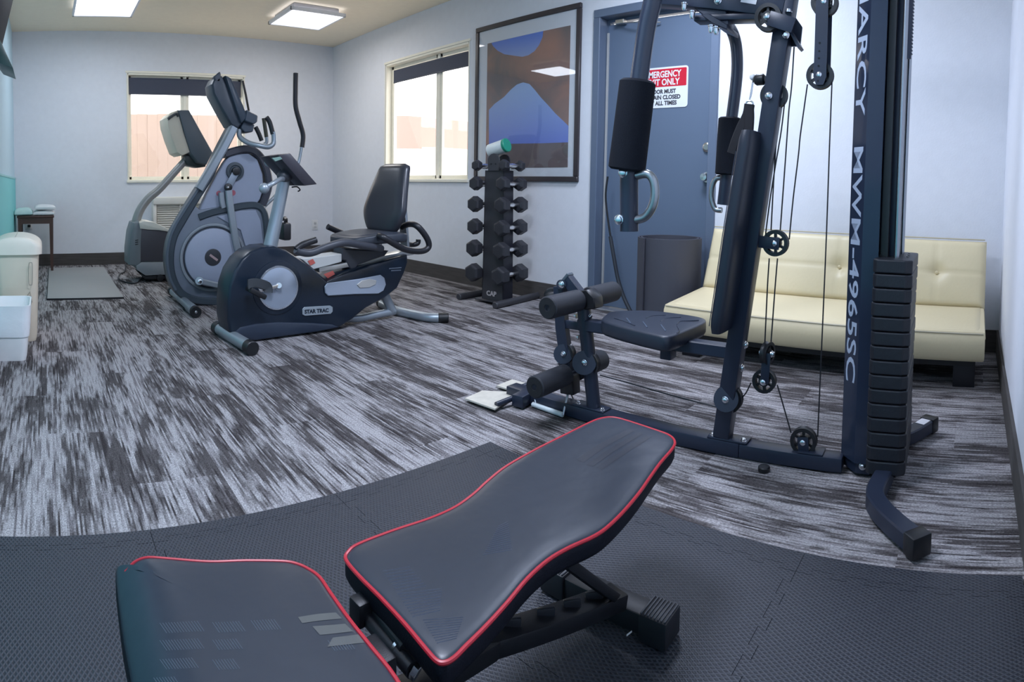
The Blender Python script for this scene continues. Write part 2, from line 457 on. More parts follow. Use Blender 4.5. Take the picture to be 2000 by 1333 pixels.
obj('house_wall', B().prism([A_(740, 288), A_(852, 288), V((HX, A_(852, 352).y, -0.12)), V((HX, A_(740, 352).y, -0.12))], (3.0, 0, 0)), hw, hs)
q = [A_(740, 226, -0.1), A_(796, 226, -0.1), A_(818, 290, -0.1), A_(740, 290, -0.1)]
obj('hipped_roof', B().prism(q, (3.4, 0, 0)), mat('roof_tile', (0.5, 0.24, 0.21), 0.8), hs)
for y in (294, 305, 315, 344):
    obj('house_window', B().prism([A_(819, y, -0.02), A_(832, y, -0.02), A_(832, y + 6, -0.02), A_(819, y + 6, -0.02)], (0.05, 0, 0)), mat('house_pane', (0.42, 0.42, 0.44), 0.3), hs)

# ---- door
dfm = mat('door_frame_paint', (0.125, 0.165, 0.235), 0.45, spec=0.4)
dlm = mat('door_leaf_paint', (0.125, 0.170, 0.245), 0.42, spec=0.4, var=0.06, vscale=1.5)
y0, y1, zt = DR[0], DR[1], DR[3]
dt = B()
for a, c, e0, e1 in ((y0, y0 + 0.055, 0, zt - 0.055), (y1 - 0.055, y1, 0, zt - 0.055), (y0, y1, zt - 0.055, zt)):
    dt.box((XL + 0.055, (a + c) / 2, (e0 + e1) / 2), (0.15, c - a, e1 - e0), bev=0.003, seg=1)
for a, c, e0, e1 in ((y0 + 0.05, y0 + 0.075, 0, zt - 0.075), (y1 - 0.075, y1 - 0.05, 0, zt - 0.075), (y0 + 0.05, y1 - 0.05, zt - 0.075, zt - 0.05)):
    dt.box((XL + 0.10, (a + c) / 2, (e0 + e1) / 2), (0.045, c - a, e1 - e0))
dfr = struct('trim_2', dt, dfm)
struct('weather_strip', B().box((XL + 0.068, y1 - 0.068, 0.98), (0.012, 0.014, 1.9)), mat('strip_pale', (0.45, 0.45, 0.44), 0.5), dfr)
struct('threshold', B().box((XL + 0.05, (y0 + y1) / 2, 0.006), (0.14, y1 - y0 - 0.1, 0.012), bev=0.003), mat('aluminium', (0.62, 0.62, 0.64), 0.35, 0.8), dfr)
door = struct('door_1', B().box((XL + 0.095, (y0 + y1) / 2, 1.0), (0.045, y1 - y0 - 0.13, 1.97), bev=0.002, seg=1), dlm)
chrome = mat('chrome', (0.88, 0.88, 0.88), 0.24, 1.0)
dx = XL + 0.072
kb = B().revolve([(0, 0.032), (0.008, 0.034), (0.010, 0.014), (0.03, 0.013), (0.036, 0.024), (0.052, 0.029), (0.062, 0.022), (0.064, 0)], (dx, 1.655, 0.935), (-1, 0, 0), 24)
struct('door_knob', kb, chrome, door)
struct('deadbolt', B().revolve([(0, 0.030), (0.010, 0.031), (0.016, 0.02), (0.022, 0.018), (0.022, 0)], (dx, 1.66, 1.125), (-1, 0, 0), 24), mat('brushed_nickel', (0.72, 0.70, 0.66), 0.3, 1.0), door)
ca = B().box((XL + 0.045, 2.33, 1.985), (0.045, 0.07, 0.03), bev=0.004)
ca.rtube([(XL + 0.03, 2.31, 1.972), (XL + 0.0, 2.18, 1.955), (XL + 0.05, 2.02, 1.945)], 0.018, 0.006)
struct('door_closer_arm', ca, mat('brushed_nickel', (0.72, 0.70, 0.66), 0.3, 1.0), door)
# sign on the door
sx = dx - 0.0015
signw = mat('sign_white', (0.80, 0.83, 0.88), 0.4); signr = mat('sign_red', (0.62, 0.015, 0.04), 0.4); signk = mat('sign_black', (0.06, 0.06, 0.07), 0.5)
sy0, sy1, sz0, sz1 = 1.812, 2.165, 1.388, 1.655
def rrect(y0, y1, z0, z1, r, x, k=5):
    out = []
    for cy, cz, a in ((y0 + r, z0 + r, 180), (y1 - r, z0 + r, 270), (y1 - r, z1 - r, 0), (y0 + r, z1 - r, 90)):
        for j in range(k + 1):
            t = math.radians(a + 90 * j / k); out.append((x, cy + r * math.cos(t), cz + r * math.sin(t)))
    return out
sg = obj('wall_sign', B().prism(rrect(sy0, sy1, sz0, sz1, 0.02, sx), (-0.002, 0, 0)), signw, smooth=0)
tag(sg, 'white and red emergency exit sign on the grey door', 'sign')
obj('red_panel', B().prism(rrect(sy0 + 0.012, sy1 - 0.012, sz0 + 0.138, sz1 - 0.012, 0.006, sx - 0.002), (-0.0006, 0, 0)), signr, sg, 0)
def sline(txt, zc, h, m, wid=None):
    ym = (sy0 + sy1) / 2 + 0.012
    o = text('lettering', txt, h / 0.72, m, sg, (sx - 0.0028, ym, zc - h / 2), (0, -1, 0), (0, 0, 1), 0.0004, 1.0, 0.0016, 'CENTER')
    if wid:
        ys = [v.co.y for v in o.data.vertices]; w = max(ys) - min(ys)
        for v in o.data.vertices: v.co.y = ym + (v.co.y - ym) * wid / w
    return o
sline('EMERGENCY', sz1 - 0.045, 0.042, signw, 0.27); sline('EXIT ONLY', sz1 - 0.097, 0.042, signw, 0.25)
sline('DOOR MUST', sz0 + 0.108, 0.027, signk, 0.20); sline('REMAIN CLOSED', sz0 + 0.070, 0.027, signk, 0.27); sline('AT ALL TIMES', sz0 + 0.032, 0.027, signk, 0.22)

# ---- framed picture
py0, py1, pz0, pz1 = 2.63, 3.735, 0.888, 2.152
pt = thing('framed_picture', 'large dark framed abstract print of blue and brown shapes on the long wall', 'picture', (XL, (py0 + py1) / 2, pz0))
fr_m = mat('frame_wood', (0.045, 0.038, 0.042), 0.35)
X0 = XL - 0.026
b = B(); w = 0.038
for a, c, e0, e1 in ((py0, py1, pz1 - w, pz1), (py0, py1, pz0, pz0 + w), (py0, py0 + w, pz0 + w, pz1 - w), (py1 - w, py1, pz0 + w, pz1 - w)):
    b.box((XL - 0.013, (a + c) / 2, (e0 + e1) / 2), (0.026, c - a, e1 - e0), bev=0.004, seg=1)
obj('picture_frame', b, fr_m, pt)
obj('passe_partout', B().box((XL - 0.010, (py0 + py1) / 2, (pz0 + pz1) / 2), (0.004, py1 - py0 - 2 * w, pz1 - pz0 - 2 * w)), mat('mount_board', (0.70, 0.74, 0.80), 0.7), pt)
qy0, qy1, qz0, qz1 = 2.728, 3.600, 0.992, 2.007
pr_ = XL - 0.0125
brown, bt, bb = new_mat('print_brown')
tc = N(bt, 'ShaderNodeTexCoord'); nz = N(bt, 'ShaderNodeTexNoise'); nz.inputs['Scale'].default_value = 2.2; nz.inputs['Detail'].default_value = 5; nz.inputs['Distortion'].default_value = 0.6
bt.links.new(tc.outputs['Object'], nz.inputs['Vector']); cr = N(bt, 'ShaderNodeValToRGB'); bt.links.new(nz.outputs['Fac'], cr.inputs[0])
cr.color_ramp.elements[0].position = 0.36; cr.color_ramp.elements[0].color = (0.17, 0.14, 0.14, 1); cr.color_ramp.elements[1].position = 0.62; cr.color_ramp.elements[1].color = (0.38, 0.20, 0.15, 1)
bt.links.new(cr.outputs[0], bb.inputs['Base Color']); bb.inputs['Roughness'].default_value = 0.7
obj('print', B().box((pr_ + 0.0003, (qy0 + qy1) / 2, (qz0 + qz1) / 2), (0.0006, qy1 - qy0, qz1 - qz0)), brown, pt)
def grad(name, c0, c1, z0, z1):
    m, t, b = new_mat(name); tc = N(t, 'ShaderNodeTexCoord'); s = N(t, 'ShaderNodeSeparateXYZ'); t.links.new(tc.outputs['Object'], s.inputs[0])
    mr = N(t, 'ShaderNodeMapRange'); mr.inputs['From Min'].default_value = z0 - pz0; mr.inputs['From Max'].default_value = z1 - pz0; t.links.new(s.outputs[2], mr.inputs[0])
    mx = N(t, 'ShaderNodeMix', data_type='RGBA'); mx.inputs['A'].default_value = (*c0, 1); mx.inputs['B'].default_value = (*c1, 1)
    t.links.new(mr.outputs[0], mx.inputs['Factor']); t.links.new(mx.outputs['Result'], b.inputs['Base Color']); b.inputs['Roughness'].default_value = 0.7; return m
blue1 = grad('print_blue_low', (0.13, 0.19, 0.66), (0.34, 0.48, 0.76), 1.1, 1.6)
blue2 = grad('print_blue_top', (0.28, 0.38, 0.66), (0.10, 0.22, 0.70), 1.85, 2.0)
def shp(pts, dx_, m, nm='printed_shape'):
    P = [onx(x, y, pr_) for x, y in pts]; P = [V((pr_ - dx_, min(max(p.y, qy0), qy1), min(max(p.z, qz0), qz1))) for p in P]
    obj(nm, B().prism(P, (-0.0003, 0, 0)), m, pt, 0)
shp([(955, 300), (955, 215), (966, 203), (984, 190), (998, 175), (1010, 165), (1022, 161), (1034, 164), (1044, 175), (1056, 190), (1070, 205), (1085, 222), (1100, 236), (1113, 246), (1113, 300)], 0.0004, blue1)
shp([(960, 84), (1061, 60), (1060, 72), (1053, 88), (1044, 100), (1032, 108), (1020, 111), (1005, 109), (985, 106), (972, 99), (963, 90)], 0.0004, blue2)
shp([(950, 282), (1000, 281), (1060, 280), (1115, 278), (1115, 340), (950, 340)], 0.0008, mat('print_dark', (0.15, 0.12, 0.125), 0.7, var=0.3, vscale=7))
pgl, gt, gb = new_mat('picture_glass')
gt.nodes.remove(gb); a1 = N(gt, 'ShaderNodeBsdfTransparent'); a2 = N(gt, 'ShaderNodeBsdfGlossy'); a2.inputs['Roughness'].default_value = 0.0
a4 = N(gt, 'ShaderNodeMixShader')
gt.links.new(schlick(gt, 0.035), a4.inputs[0]); gt.links.new(a1.outputs[0], a4.inputs[1]); gt.links.new(a2.outputs[0], a4.inputs[2]); gt.links.new(a4.outputs[0], gt.nodes['Material Output'].inputs[0])
obj('picture_glass', B().box((XL - 0.018, (py0 + py1) / 2, (pz0 + pz1) / 2), (0.002, py1 - py0 - 2 * w, pz1 - pz0 - 2 * w)), pgl, pt, 0)

# ---- ceiling lamps, vent units, outlets
lampm = mat('lamp_diffuser', (0.88, 0.90, 1.0), 0.5, emit=2.2)
lampf = mat('lamp_frame', (0.85, 0.86, 0.90), 0.4)
llab = ['bright square ceiling lamp panel near the teal wall', 'bright square ceiling lamp panel near the corner of the two windows',
        'square ceiling lamp panel above the foreground workout bench', 'square ceiling lamp panel above the home gym and sofa']
for i, ((x, y), p, c) in enumerate(LAMPS):
    t = thing('ceiling_lamp', llab[i], 'lamp', (x, y, ZC), 'square ceiling lamps')
    b = B(); h = 0.275; w = 0.018
    b.box((x, y - h + w / 2, 2.405), (2 * h, w, 0.03)).box((x, y + h - w / 2, 2.405), (2 * h, w, 0.03)).box((x - h + w / 2, y, 2.405), (w, 2 * h, 0.03)).box((x + h - w / 2, y, 2.405), (w, 2 * h, 0.03))
    obj('lamp_frame', b, lampf, t)
    obj('diffuser', B().box((x, y, 2.402), (2 * h - 0.02, 2 * h - 0.02, 0.012)), lampm, t)
    obj('lamp_housing', B().box((x, y, 2.44), (0.46, 0.46, 0.06), bev=0.01), mat('lamp_housing', (0.42, 0.42, 0.45), 0.6), t)
for k, l in enumerate(LP): l.location.z = 2.385

acm = mat('ac_cream', (0.78, 0.76, 0.70), 0.5)
ac = thing('wall_air_conditioner', 'cream wall air conditioner with louvred grille under the far window', 'air conditioner', (1.75, YB, 0.29))
b = B(); b.box((1.75, YB - 0.06, 0.675), (1.20, 0.12, 0.08), bev=0.012).box((1.75, YB - 0.05, 0.30), (1.20, 0.10, 0.05), bev=0.01)
b.box((1.17, YB - 0.05, 0.48), (0.04, 0.10, 0.34), bev=0.01).box((2.33, YB - 0.05, 0.48), (0.04, 0.10, 0.34), bev=0.01).box((1.75, YB - 0.02, 0.48), (1.16, 0.04, 0.34))
obj('casing', b, acm, ac)
sl = B().box((0, 0, 0), (1.10, 0.02, 0.008), Matrix.Rotation(0.5, 3, 'X')); m0 = bpy.data.meshes.new('louvre'); sl.m.to_mesh(m0); m0.materials.append(acm)
for i in range(13):
    o = bpy.data.objects.new('louvre', m0); COL.objects.link(o); o.parent = ac; o.location = (0, -0.07, 0.06 + i * 0.0235)
for x in (1.45, 1.75, 2.05): obj('grille_post', B().box((x, YB - 0.078, 0.49), (0.012, 0.006, 0.30)), acm, ac)
plm = mat('outlet_plate', (0.80, 0.80, 0.80), 0.4)
for x, z, lab, plug in ((-0.165, 0.45, 'white wall outlet with a black plug behind the small brown table', 1), (3.09, 0.365, 'white wall outlet low on the far wall near the corner', 0)):
    t = thing('wall_outlet', lab, 'outlet', (x, YB, z))
    obj('outlet_plate', B().box((x, YB - 0.004, z), (0.075, 0.008, 0.118), bev=0.003), plm, t)
    for dz in (-0.022, 0.022): obj('socket', B().box((x, YB - 0.009, z + dz), (0.034, 0.004, 0.028), bev=0.0015), mat('socket_grey', (0.6, 0.6, 0.6), 0.4), t)
    if plug: obj('plug', B().box((x + 0.005, YB - 0.025, z - 0.022), (0.032, 0.03, 0.03), bev=0.006), mat('black_plastic', (0.012, 0.013, 0.016), 0.4), t)

# ---- television on its tilted bracket on the left wall
tvm = mat('tv_black', (0.006, 0.010, 0.022), 0.6, spec=0.12); tv = thing('television', 'black wall television edge at the top left, tilted on its bracket', 'television', (XW, 2.75, 1.5))
tr = Matrix.Rotation(0.26, 3, 'Y')
obj('screen_panel', B().box((-0.155, 2.72, 1.86), (0.028, 0.96, 0.60), tr, 0.005), tvm, tv)
obj('back_cover', B().box((-0.182, 2.72, 1.86), (0.026, 0.70, 0.38), tr, 0.008), tvm, tv)
obj('wall_bracket', B().box((-0.25, 2.72, 1.86), (0.10, 0.22, 0.16), bev=0.004), mat('bracket_black', (0.02, 0.02, 0.024), 0.4), tv)
sb = thing('speaker_box', 'dark green perforated box tilted under the television', 'speaker', (XW, 3.1, 1.45))
b = B().prism([(-0.235, 3.2, 1.56), (-0.20, 3.2, 1.565), (-0.138, 3.2, 1.422), (-0.205, 3.2, 1.45), (-0.24, 3.2, 1.50)], (0, -0.3, 0), 0.004)
obj('box_body', b, mat('dark_green_plastic', (0.02, 0.055, 0.05), 0.35), sb)
for i in range(4): obj('vent_slot', B().bar((-0.215 + i * 0.012, 3.204, 1.545 - i * 0.027), (-0.186 + i * 0.012, 3.204, 1.538 - i * 0.027), 0.004, 0.006), mat('pale_slot', (0.2, 0.32, 0.28), 0.5), sb)
obj('box_mount', B().box((-0.27, 3.05, 1.53), (0.075, 0.1, 0.05)), tvm, sb)
# ------------------------------------------------------------------ home gym
GF = Fr((1.71, 1.30), (1.77, 0.38))
steel = mat('blue_black_steel', (0.018, 0.025, 0.046), 0.36, spec=0.45, bump=0.08, bscale=900)
foam = mat('black_foam', (0.022, 0.024, 0.032), 0.62, bump=0.5, bscale=500, spec=0.35)
foamend = mat('foam_end', (0.008, 0.009, 0.012), 0.8)
vinyl = mat('black_vinyl', (0.020, 0.026, 0.042), 0.38, bump=0.15, bscale=700)
plasb = mat('black_plastic', (0.012, 0.013, 0.016), 0.4)
boltm = mat('zinc_bolt', (0.75, 0.78, 0.82), 0.22, 1.0)
silver = mat('silver_tube', (0.50, 0.54, 0.58), 0.32, 0.85)
cablem = mat('black_cable', (0.012, 0.013, 0.018), 0.5)
base = GF.w(0.45, 0, 0)
gym = thing('home_gym', 'tall dark home gym with weight stack, foam arm pads and pulley cables', 'exercise machine', base)
g = GF.w; n_ = GF.n; u_ = GF.u
def bolt(c, ax, r=0.011, parent=None, h=0.008, nm='bolt'):
    ax = V(ax).normalized()
    return obj(nm, B().revolve([(-0.004, r * 1.25), (0, r * 1.25), (0.0015, r), (h * 0.7, r * 0.95), (h, r * 0.6), (h, 0)], c, ax, 12), boltm, parent)
rail1 = obj('base_rail', B().bar(g(-0.36, 0, 0.027), g(0.60, 0, 0.027), 0.062, 0.046), steel, gym)
obj('base_rail', B().bar(g(0.60, 0, 0.027), g(0.93, 0, 0.027), 0.060, 0.044), steel, gym)
for a in (0.02, 0.55):
    bp = obj('base_plate', B().bar(g(a - 0.06, 0, 0.053), g(a + 0.075, 0, 0.053), 0.058, 0.006), steel, rail1)
    bolt(g(a - 0.045, 0.012, 0.056), (0, 0, 1), 0.008, bp); bolt(g(a + 0.06, 0.012, 0.056), (0, 0, 1), 0.008, bp)
# main inclined upright
def ua(z): return 0.533 + 0.122 * (z - 0.04)
up = obj('upright', B().bar(g(ua(0.055), 0, 0.055), g(ua(2.0), 0, 2.0), 0.056, 0.054, up=(u_.x, u_.y, 0)), steel, gym)
# tower shroud: C channel with chamfered front corners
TX = 1.80
def tw(x, y, z): return V((x, y, z))
ch = [(1.735, 0.281), (1.735, 0.331), (1.787, 0.383), (1.835, 0.383), (1.887, 0.331), (1.887, 0.281), (1.881, 0.281), (1.881, 0.328), (1.833, 0.377), (1.789, 0.377), (1.741, 0.328), (1.741, 0.281)]
sh = obj('tower_shroud', B().prism([tw(x, y, 0.045) for x, y in ch], (0, 0, 1.98)), mat('shroud_gloss', (0.022, 0.031, 0.056), 0.15, spec=0.4), gym, 25)
obj('shroud_foot', B().prism([tw(x, y, 0.012) for x, y in [(1.742, 0.285), (1.742, 0.328), (1.79, 0.374), (1.832, 0.374), (1.878, 0.328), (1.878, 0.285)]], (0, 0, 0.06)), steel, sh)
bolt((1.7405, 0.306, 0.035), (-1, 0, 0), 0.009, sh)
letm = mat('lettering_grey', (0.42, 0.48, 0.60), 0.45)
def zat(px, py, X, Y):
    d = ray(px, py); return EYE + d.z * math.hypot(X, Y) / math.hypot(d.x, d.y)
def tower_text(body, yA, yB):
    zA, zB = zat(1670, yA, 1.76, 0.357), zat(1655, yB, 1.76, 0.357)
    org = (1.787 - 0.7071 * 0.012 - 0.0003, 0.383 - 0.7071 * 0.012 + 0.0003, zA)
    o = text('lettering', body, 0.070, letm, sh, org, (0, 0, -1), (-1, -1, 0), 0.0003, 1.0, 0.0008)
    zs = [v.co.z for v in o.data.vertices]; a, b_ = max(zs), min(zs)
    for v in o.data.vertices: v.co.z = zA - base.z - (a - v.co.z) / (a - b_) * (zA - zB)
tower_text('MARCY', -52, 226); tower_text('MWM-4965SC', 287, 746)
# rear upright, guide rods and selector stem
obj('rear_upright', B().box((1.81, 0.243, 1.03), (0.05, 0.032, 2.0), bev=0.004), steel, gym)
obj('recess_shade_plate', B().box((1.81, 0.268, 1.03), (0.10, 0.022, 1.98)), plasb, gym)  # dark plate added to stand for the shade inside the recess
for x in (1.745, 1.875): obj('guide_rod', B().cyl((x, 0.228, 0.03), (x, 0.228, 2.0), 0.008, seg=12), mat('guide_rod_steel', (0.35, 0.37, 0.40), 0.25, 1.0), gym)
st = B().box((1.79, 0.220, 1.60), (0.010, 0.014, 0.66))
for i in range(62): st.faces([(1.785, 0.2135, 1.28 + i * 0.0105), (1.795, 0.2135, 1.28 + i * 0.0105), (1.785, 0.2135, 1.288 + i * 0.0105), (1.795, 0.2135, 1.288 + i * 0.0105), (1.785, 0.2085, 1.284 + i * 0.0105), (1.795, 0.2085, 1.284 + i * 0.0105)],
                                 [(0, 1, 5, 4), (2, 3, 5, 4), (0, 4, 2), (1, 5, 3)])
so = obj('toothed_strip', st, steel, gym); so['kind'] = 'stuff'
# weight plates
platem = mat('weight_plate_black', (0.010, 0.012, 0.018), 0.5, bump=0.3, bscale=120)
zb, zt_, npl = 0.042, 0.672, 15
ph = (zt_ - zb) / npl
def plate_bm(top=False):
    b = B(); h = ph - 0.003
    y0_, y1_ = -0.058, 0.058; x0_, x1_ = -0.135, 0.135
    prof = [(x0_ + 0.012, y0_), (x1_ - 0.012, y0_), (x1_, y0_ + 0.02), (x1_, y1_ - 0.012), (x1_ - 0.012, y1_), (x0_ + 0.012, y1_), (x0_, y1_ - 0.012), (x0_, y0_ + 0.02)]
    b.prism([(x, y, 0) for x, y in prof], (0, 0, h), 0.004, 2)
    return b
m0 = bpy.data.meshes.new('weight_plate'); pb = plate_bm()
for f in pb.m.faces: f.smooth = False
pb.m.to_mesh(m0); pb.m.free(); m0.materials.append(platem)
ang = math.atan2(u_.y, u_.x) + math.pi / 2
for i in range(npl):
    o = bpy.data.objects.new('weight_plate', m0); COL.objects.link(o); o.parent = gym
    o.location = V((1.818, 0.236 + random.uniform(-0.0012, 0.0012), zb + i * ph)) - base; o.rotation_euler = (0, 0, ang * 0.6 + random.uniform(-0.006, 0.006))
for k, dy in enumerate((-0.03, -0.018, 0.0)): obj('top_slot', B().box((1.78 + 0.05 * k, 0.205 + dy * 0.2, zt_ + 0.0005), (0.022, 0.006, 0.002)), plasb, gym)
obj('stack_cushion', B().box((1.81, 0.236, 0.035), (0.2, 0.07, 0.014)), plasb, gym)
# rear foot bar, bent, with square end caps
pts = [onz(1797, 1066, 0.035), onz(1772, 1046, 0.035), onz(1742, 1020, 0.035), onz(1718, 994, 0.035), onz(1709, 968, 0.035), V((1.72, 0.232, 0.035)), V((1.80, 0.236, 0.035)), V((1.93, 0.235, 0.035)), V((2.03, 0.18, 0.035)), V((2.135, 0.130, 0.035))]
rfb = obj('rear_foot_bar', B().rtube(pts, 0.050, 0.045, smooth=4), steel, gym)
for p, q in ((pts[0], pts[1]), (pts[-1], pts[-2])):
    d = (p - q).normalized(); c = obj('end_cap', B().bar(p - d * 0.032, p + d * 0.010, 0.056, 0.052, bev=0.004), plasb, rfb)
obj('sticker', B().bar(pts[-2] + V((0.03, -0.015, 0.0235)), pts[-1] + V((-0.03, 0.015, 0.0235)), 0.035, 0.0006, bev=0), mat('white_sticker', (0.75, 0.75, 0.78), 0.5), rfb)
# high beam between upright and tower (out of view, added for its shadows) and the boom to the press arms
obj('unseen_top_beam', B().bar(g(0.35, 0, 2.0), g(1.06, 0, 2.0), 0.05, 0.05), steel, gym)
boom = obj('boom', B().bar(g(0.26, 0, 1.50), g(0.70, 0, 1.42), 0.062, 0.07), steel, gym)
obj('boom_brace', B().bar(g(0.40, 0, 1.405), g(0.62, 0, 1.395), 0.055, 0.02), steel, boom)
obj('boom_label', B().bar(GF.at(1448, -3, 0.033), GF.at(1478, 2, 0.033), 0.0005, 0.022, bev=0), mat('white_sticker', (0.75, 0.75, 0.78), 0.5), boom)
bolt(GF.at(1402, 1, 0.033), n_, 0.010, boom)
# pivot bracket plates at the front of the boom
pv = obj('pivot_bracket', B().prism([GF.at(1318, -40, 0.02), GF.at(1404, -40, 0.02), GF.at(1424, 47, 0.02), GF.at(1412, 56, 0.02), GF.at(1386, 40, 0.02), GF.at(1345, 8, 0.02)], -n_ * 0.05, 0.003, 1), steel, gym)
obj('pivot_plate', B().prism([GF.at(1368, 28, 0.06), GF.at(1384, 26, 0.06), GF.at(1420, 48, 0.06), GF.at(1420, 58, 0.06), GF.at(1392, 46, 0.06)], -n_ * 0.11, 0.002, 1), steel, pv)
for p in ((1337, 8), (1352, 24), (1389, 52), (1399, 55)): bolt(GF.at(p[0], p[1], 0.05), V((0, 0, -1)), 0.009, pv, 0.02)
# press arms
def ga(p, off): 
    q = GF.at(p[0], p[1], off); return q
def press_arm(side, pts, foam0, foam1, tb, bolts, loop, lab):
    arm = obj('press_arm', B().tube(pts, 0.024, 16, smooth=5), mat('press_arm_steel', (0.024, 0.033, 0.058), 0.25, spec=0.6), gym, label=lab)
    d = (foam1 - foam0).normalized()
    fo = B().revolve([(0, 0.026), (0.0, 0.040), (0.006, 0.047), ((foam1 - foam0).length - 0.006, 0.049), ((foam1 - foam0).length, 0.042), ((foam1 - foam0).length, 0.026)], foam0, d, 28)
    obj('arm_pad', fo, mat('arm_foam', (0.008, 0.010, 0.016), 0.85, bump=0.6, bscale=800, spec=0.2), arm)
    obj('arm_tube', B().tube([foam1 - d * 0.05, tb], 0.024, 18), steel, arm)
    for p in bolts: bolt(p, n_ , 0.011, arm)
    obj('hand_grip', B().tube(loop, 0.0115, 12, smooth=6), mat('steel_grip', (0.33, 0.35, 0.37), 0.3, 0.9), arm)
O1, O2 = 0.45, -0.45
A = lambda x, y: GF.at(x, y, O1)
top = A(1275, 0)
press_arm(1, [g(0.50, 0.05, 1.55), g(0.50, 0.20, 1.56), g(0.49, 0.36, 1.53), g(0.483, 0.435, 1.44), top, A(1262, 60), A(1247, 165)],
          A(1246, 157), A(1224, 333), A(1229, 452), [A(1225, 338) + n_ * 0.023, A(1217, 429) + n_ * 0.023],
          [A(1244, 343), A(1264, 340), A(1276, 352), A(1279.5, 378), A(1274, 404), A(1260, 424), A(1240, 430)], 'near press arm with fat foam pad and steel grip')
C2 = lambda x, y: GF.at(x, y, O2)
press_arm(-1, [g(0.36, -0.05, 1.50), g(0.36, -0.22, 1.51), g(0.355, -0.36, 1.505), C2(1430, 62), C2(1438.5, 95), C2(1439, 150), C2(1428, 240)],
          C2(1426, 230), C2(1420, 342), C2(1412, 400), [], [C2(1410, 347), C2(1398, 350), C2(1391, 366), C2(1390, 388), C2(1397, 408), C2(1410, 411)], 'far press arm with foam pad')
obj('arm_crossbar', B().cyl(g(0.43, 0.30, 1.555), g(0.40, -0.30, 1.515), 0.022, seg=16), steel, gym)
# pulleys
def pulley(c, r=0.043, parent=gym, ax=n_, sp=6, w=0.022, nb=True):
    c = V(c); ax = V(ax).normalized(); b = B(); ri = r * 0.72
    prof = [(-w / 2, ri), (-w / 2, r), (-w * 0.18, r * 0.93), (w * 0.18, r * 0.93), (w / 2, r), (w / 2, ri)]
    a = ax.orthogonal().normalized(); e = ax.cross(a); seg = 32; rings = []
    for t, q in prof: rings.append([b.m.verts.new(c + ax * t + (a * math.cos(2 * math.pi * j / seg) + e * math.sin(2 * math.pi * j / seg)) * q) for j in range(seg)])
    for i in range(len(rings)):
        r0, r1 = rings[i], rings[(i + 1) % len(rings)]
        for j in range(seg): b.m.faces.new((r0[j], r0[(j + 1) % seg], r1[(j + 1) % seg], r1[j]))
    b.cyl(c - ax * w * 0.42, c + ax * w * 0.42, r * 0.46, seg=20)
    for j in range(sp):
        t = 2 * math.pi * j / sp + 0.3; d = a * math.cos(t) + e * math.sin(t)
        b.bar(c + d * r * 0.4, c + d * ri * 1.03, 0.008, w * 0.5, up=ax, bev=0)
    o = obj('pulley', b, plasb, parent)
    if nb: bolt(c + ax * (w / 2 + 0.004), ax, 0.0095, o)
    return o
P0 = GF.at
pulley(P0(1501, 35, 0.045), 0.0425)
obj('pulley_bracket', B().bar(P0(1501, 35, 0.062), P0(1550, 50, 0.062), 0.003, 0.045, bev=0.001), steel, gym)
obj('pulley_bracket', B().prism([P0(1535, 25, -0.03), P0(1548, 25, -0.03), P0(1568, 54, -0.03), P0(1564, 92, -0.03), P0(1545, 92, -0.03)], n_ * 0.012, 0.002, 1).prism([P0(1540, 60, 0.035), P0(1546, 60, 0.035), P0(1563, 90, 0.035), P0(1558, 94, 0.035)], -n_ * 0.05), steel, gym)
bolt(P0(1535, 68, 0.04), n_, 0.009, gym); bolt(P0(1540, 22, 0.03), V((0, 0, 1)), 0.009, gym)
pulley(P0(1512, 187, 0.0), 0.043, nb=False); bolt(P0(1501, 187, 0.034), n_, 0.0095, gym)
pulley(P0(1515, 475, 0.0), 0.0415)
obj('pulley_bracket', B().bar(P0(1482, 472, 0.018), P0(1522, 477, 0.018), 0.003, 0.038, bev=0.001), steel, gym)
obj('pulley_bracket', B().bar(P0(1482, 472, -0.018), P0(1522, 477, -0.018), 0.003, 0.038, bev=0.001), steel, gym)
# floating double pulley block
pulley(P0(1493, 744, 0.0), 0.038)
blk = obj('pulley_block', B().bar(P0(1493, 750, 0.016), P0(1497, 690, 0.016), 0.003, 0.028, up=u_, bev=0.001).bar(P0(1493, 750, -0.016), P0(1497, 690, -0.016), 0.003, 0.028, up=u_, bev=0.001), steel, gym)
pulley(P0(1499, 690, 0.0), 0.036, ax=(u_ + n_ * 0.25), w=0.018, nb=False)
bolt(P0(1508, 692, 0.005), u_, 0.009, blk); bolt(P0(1487, 689, 0.0), -u_, 0.007, blk)
# pulley on the rail, big disc pulleys on the posts
pulley(P0(1570, 861, 0.0), 0.042)
obj('pulley_bracket', B().bar(P0(1568, 855, 0.016), P0(1570, 890, 0.016), 0.003, 0.034, up=u_, bev=0.001).bar(g(0.79, 0, 0.052), g(0.87, 0, 0.052), 0.056, 0.005), steel, gym)
for (x, y), r in (((1422, 778), 0.046),):
    pulley(P0(x + 2, y, 0.0), r, nb=False)
    obj('pulley_guard', B().cyl(P0(x - 4, y + 2, 0.034), P0(x - 4, y + 2, 0.029), 0.040, seg=24), steel, gym); bolt(P0(x - 6, y + 4, 0.036), n_, 0.0095, gym)
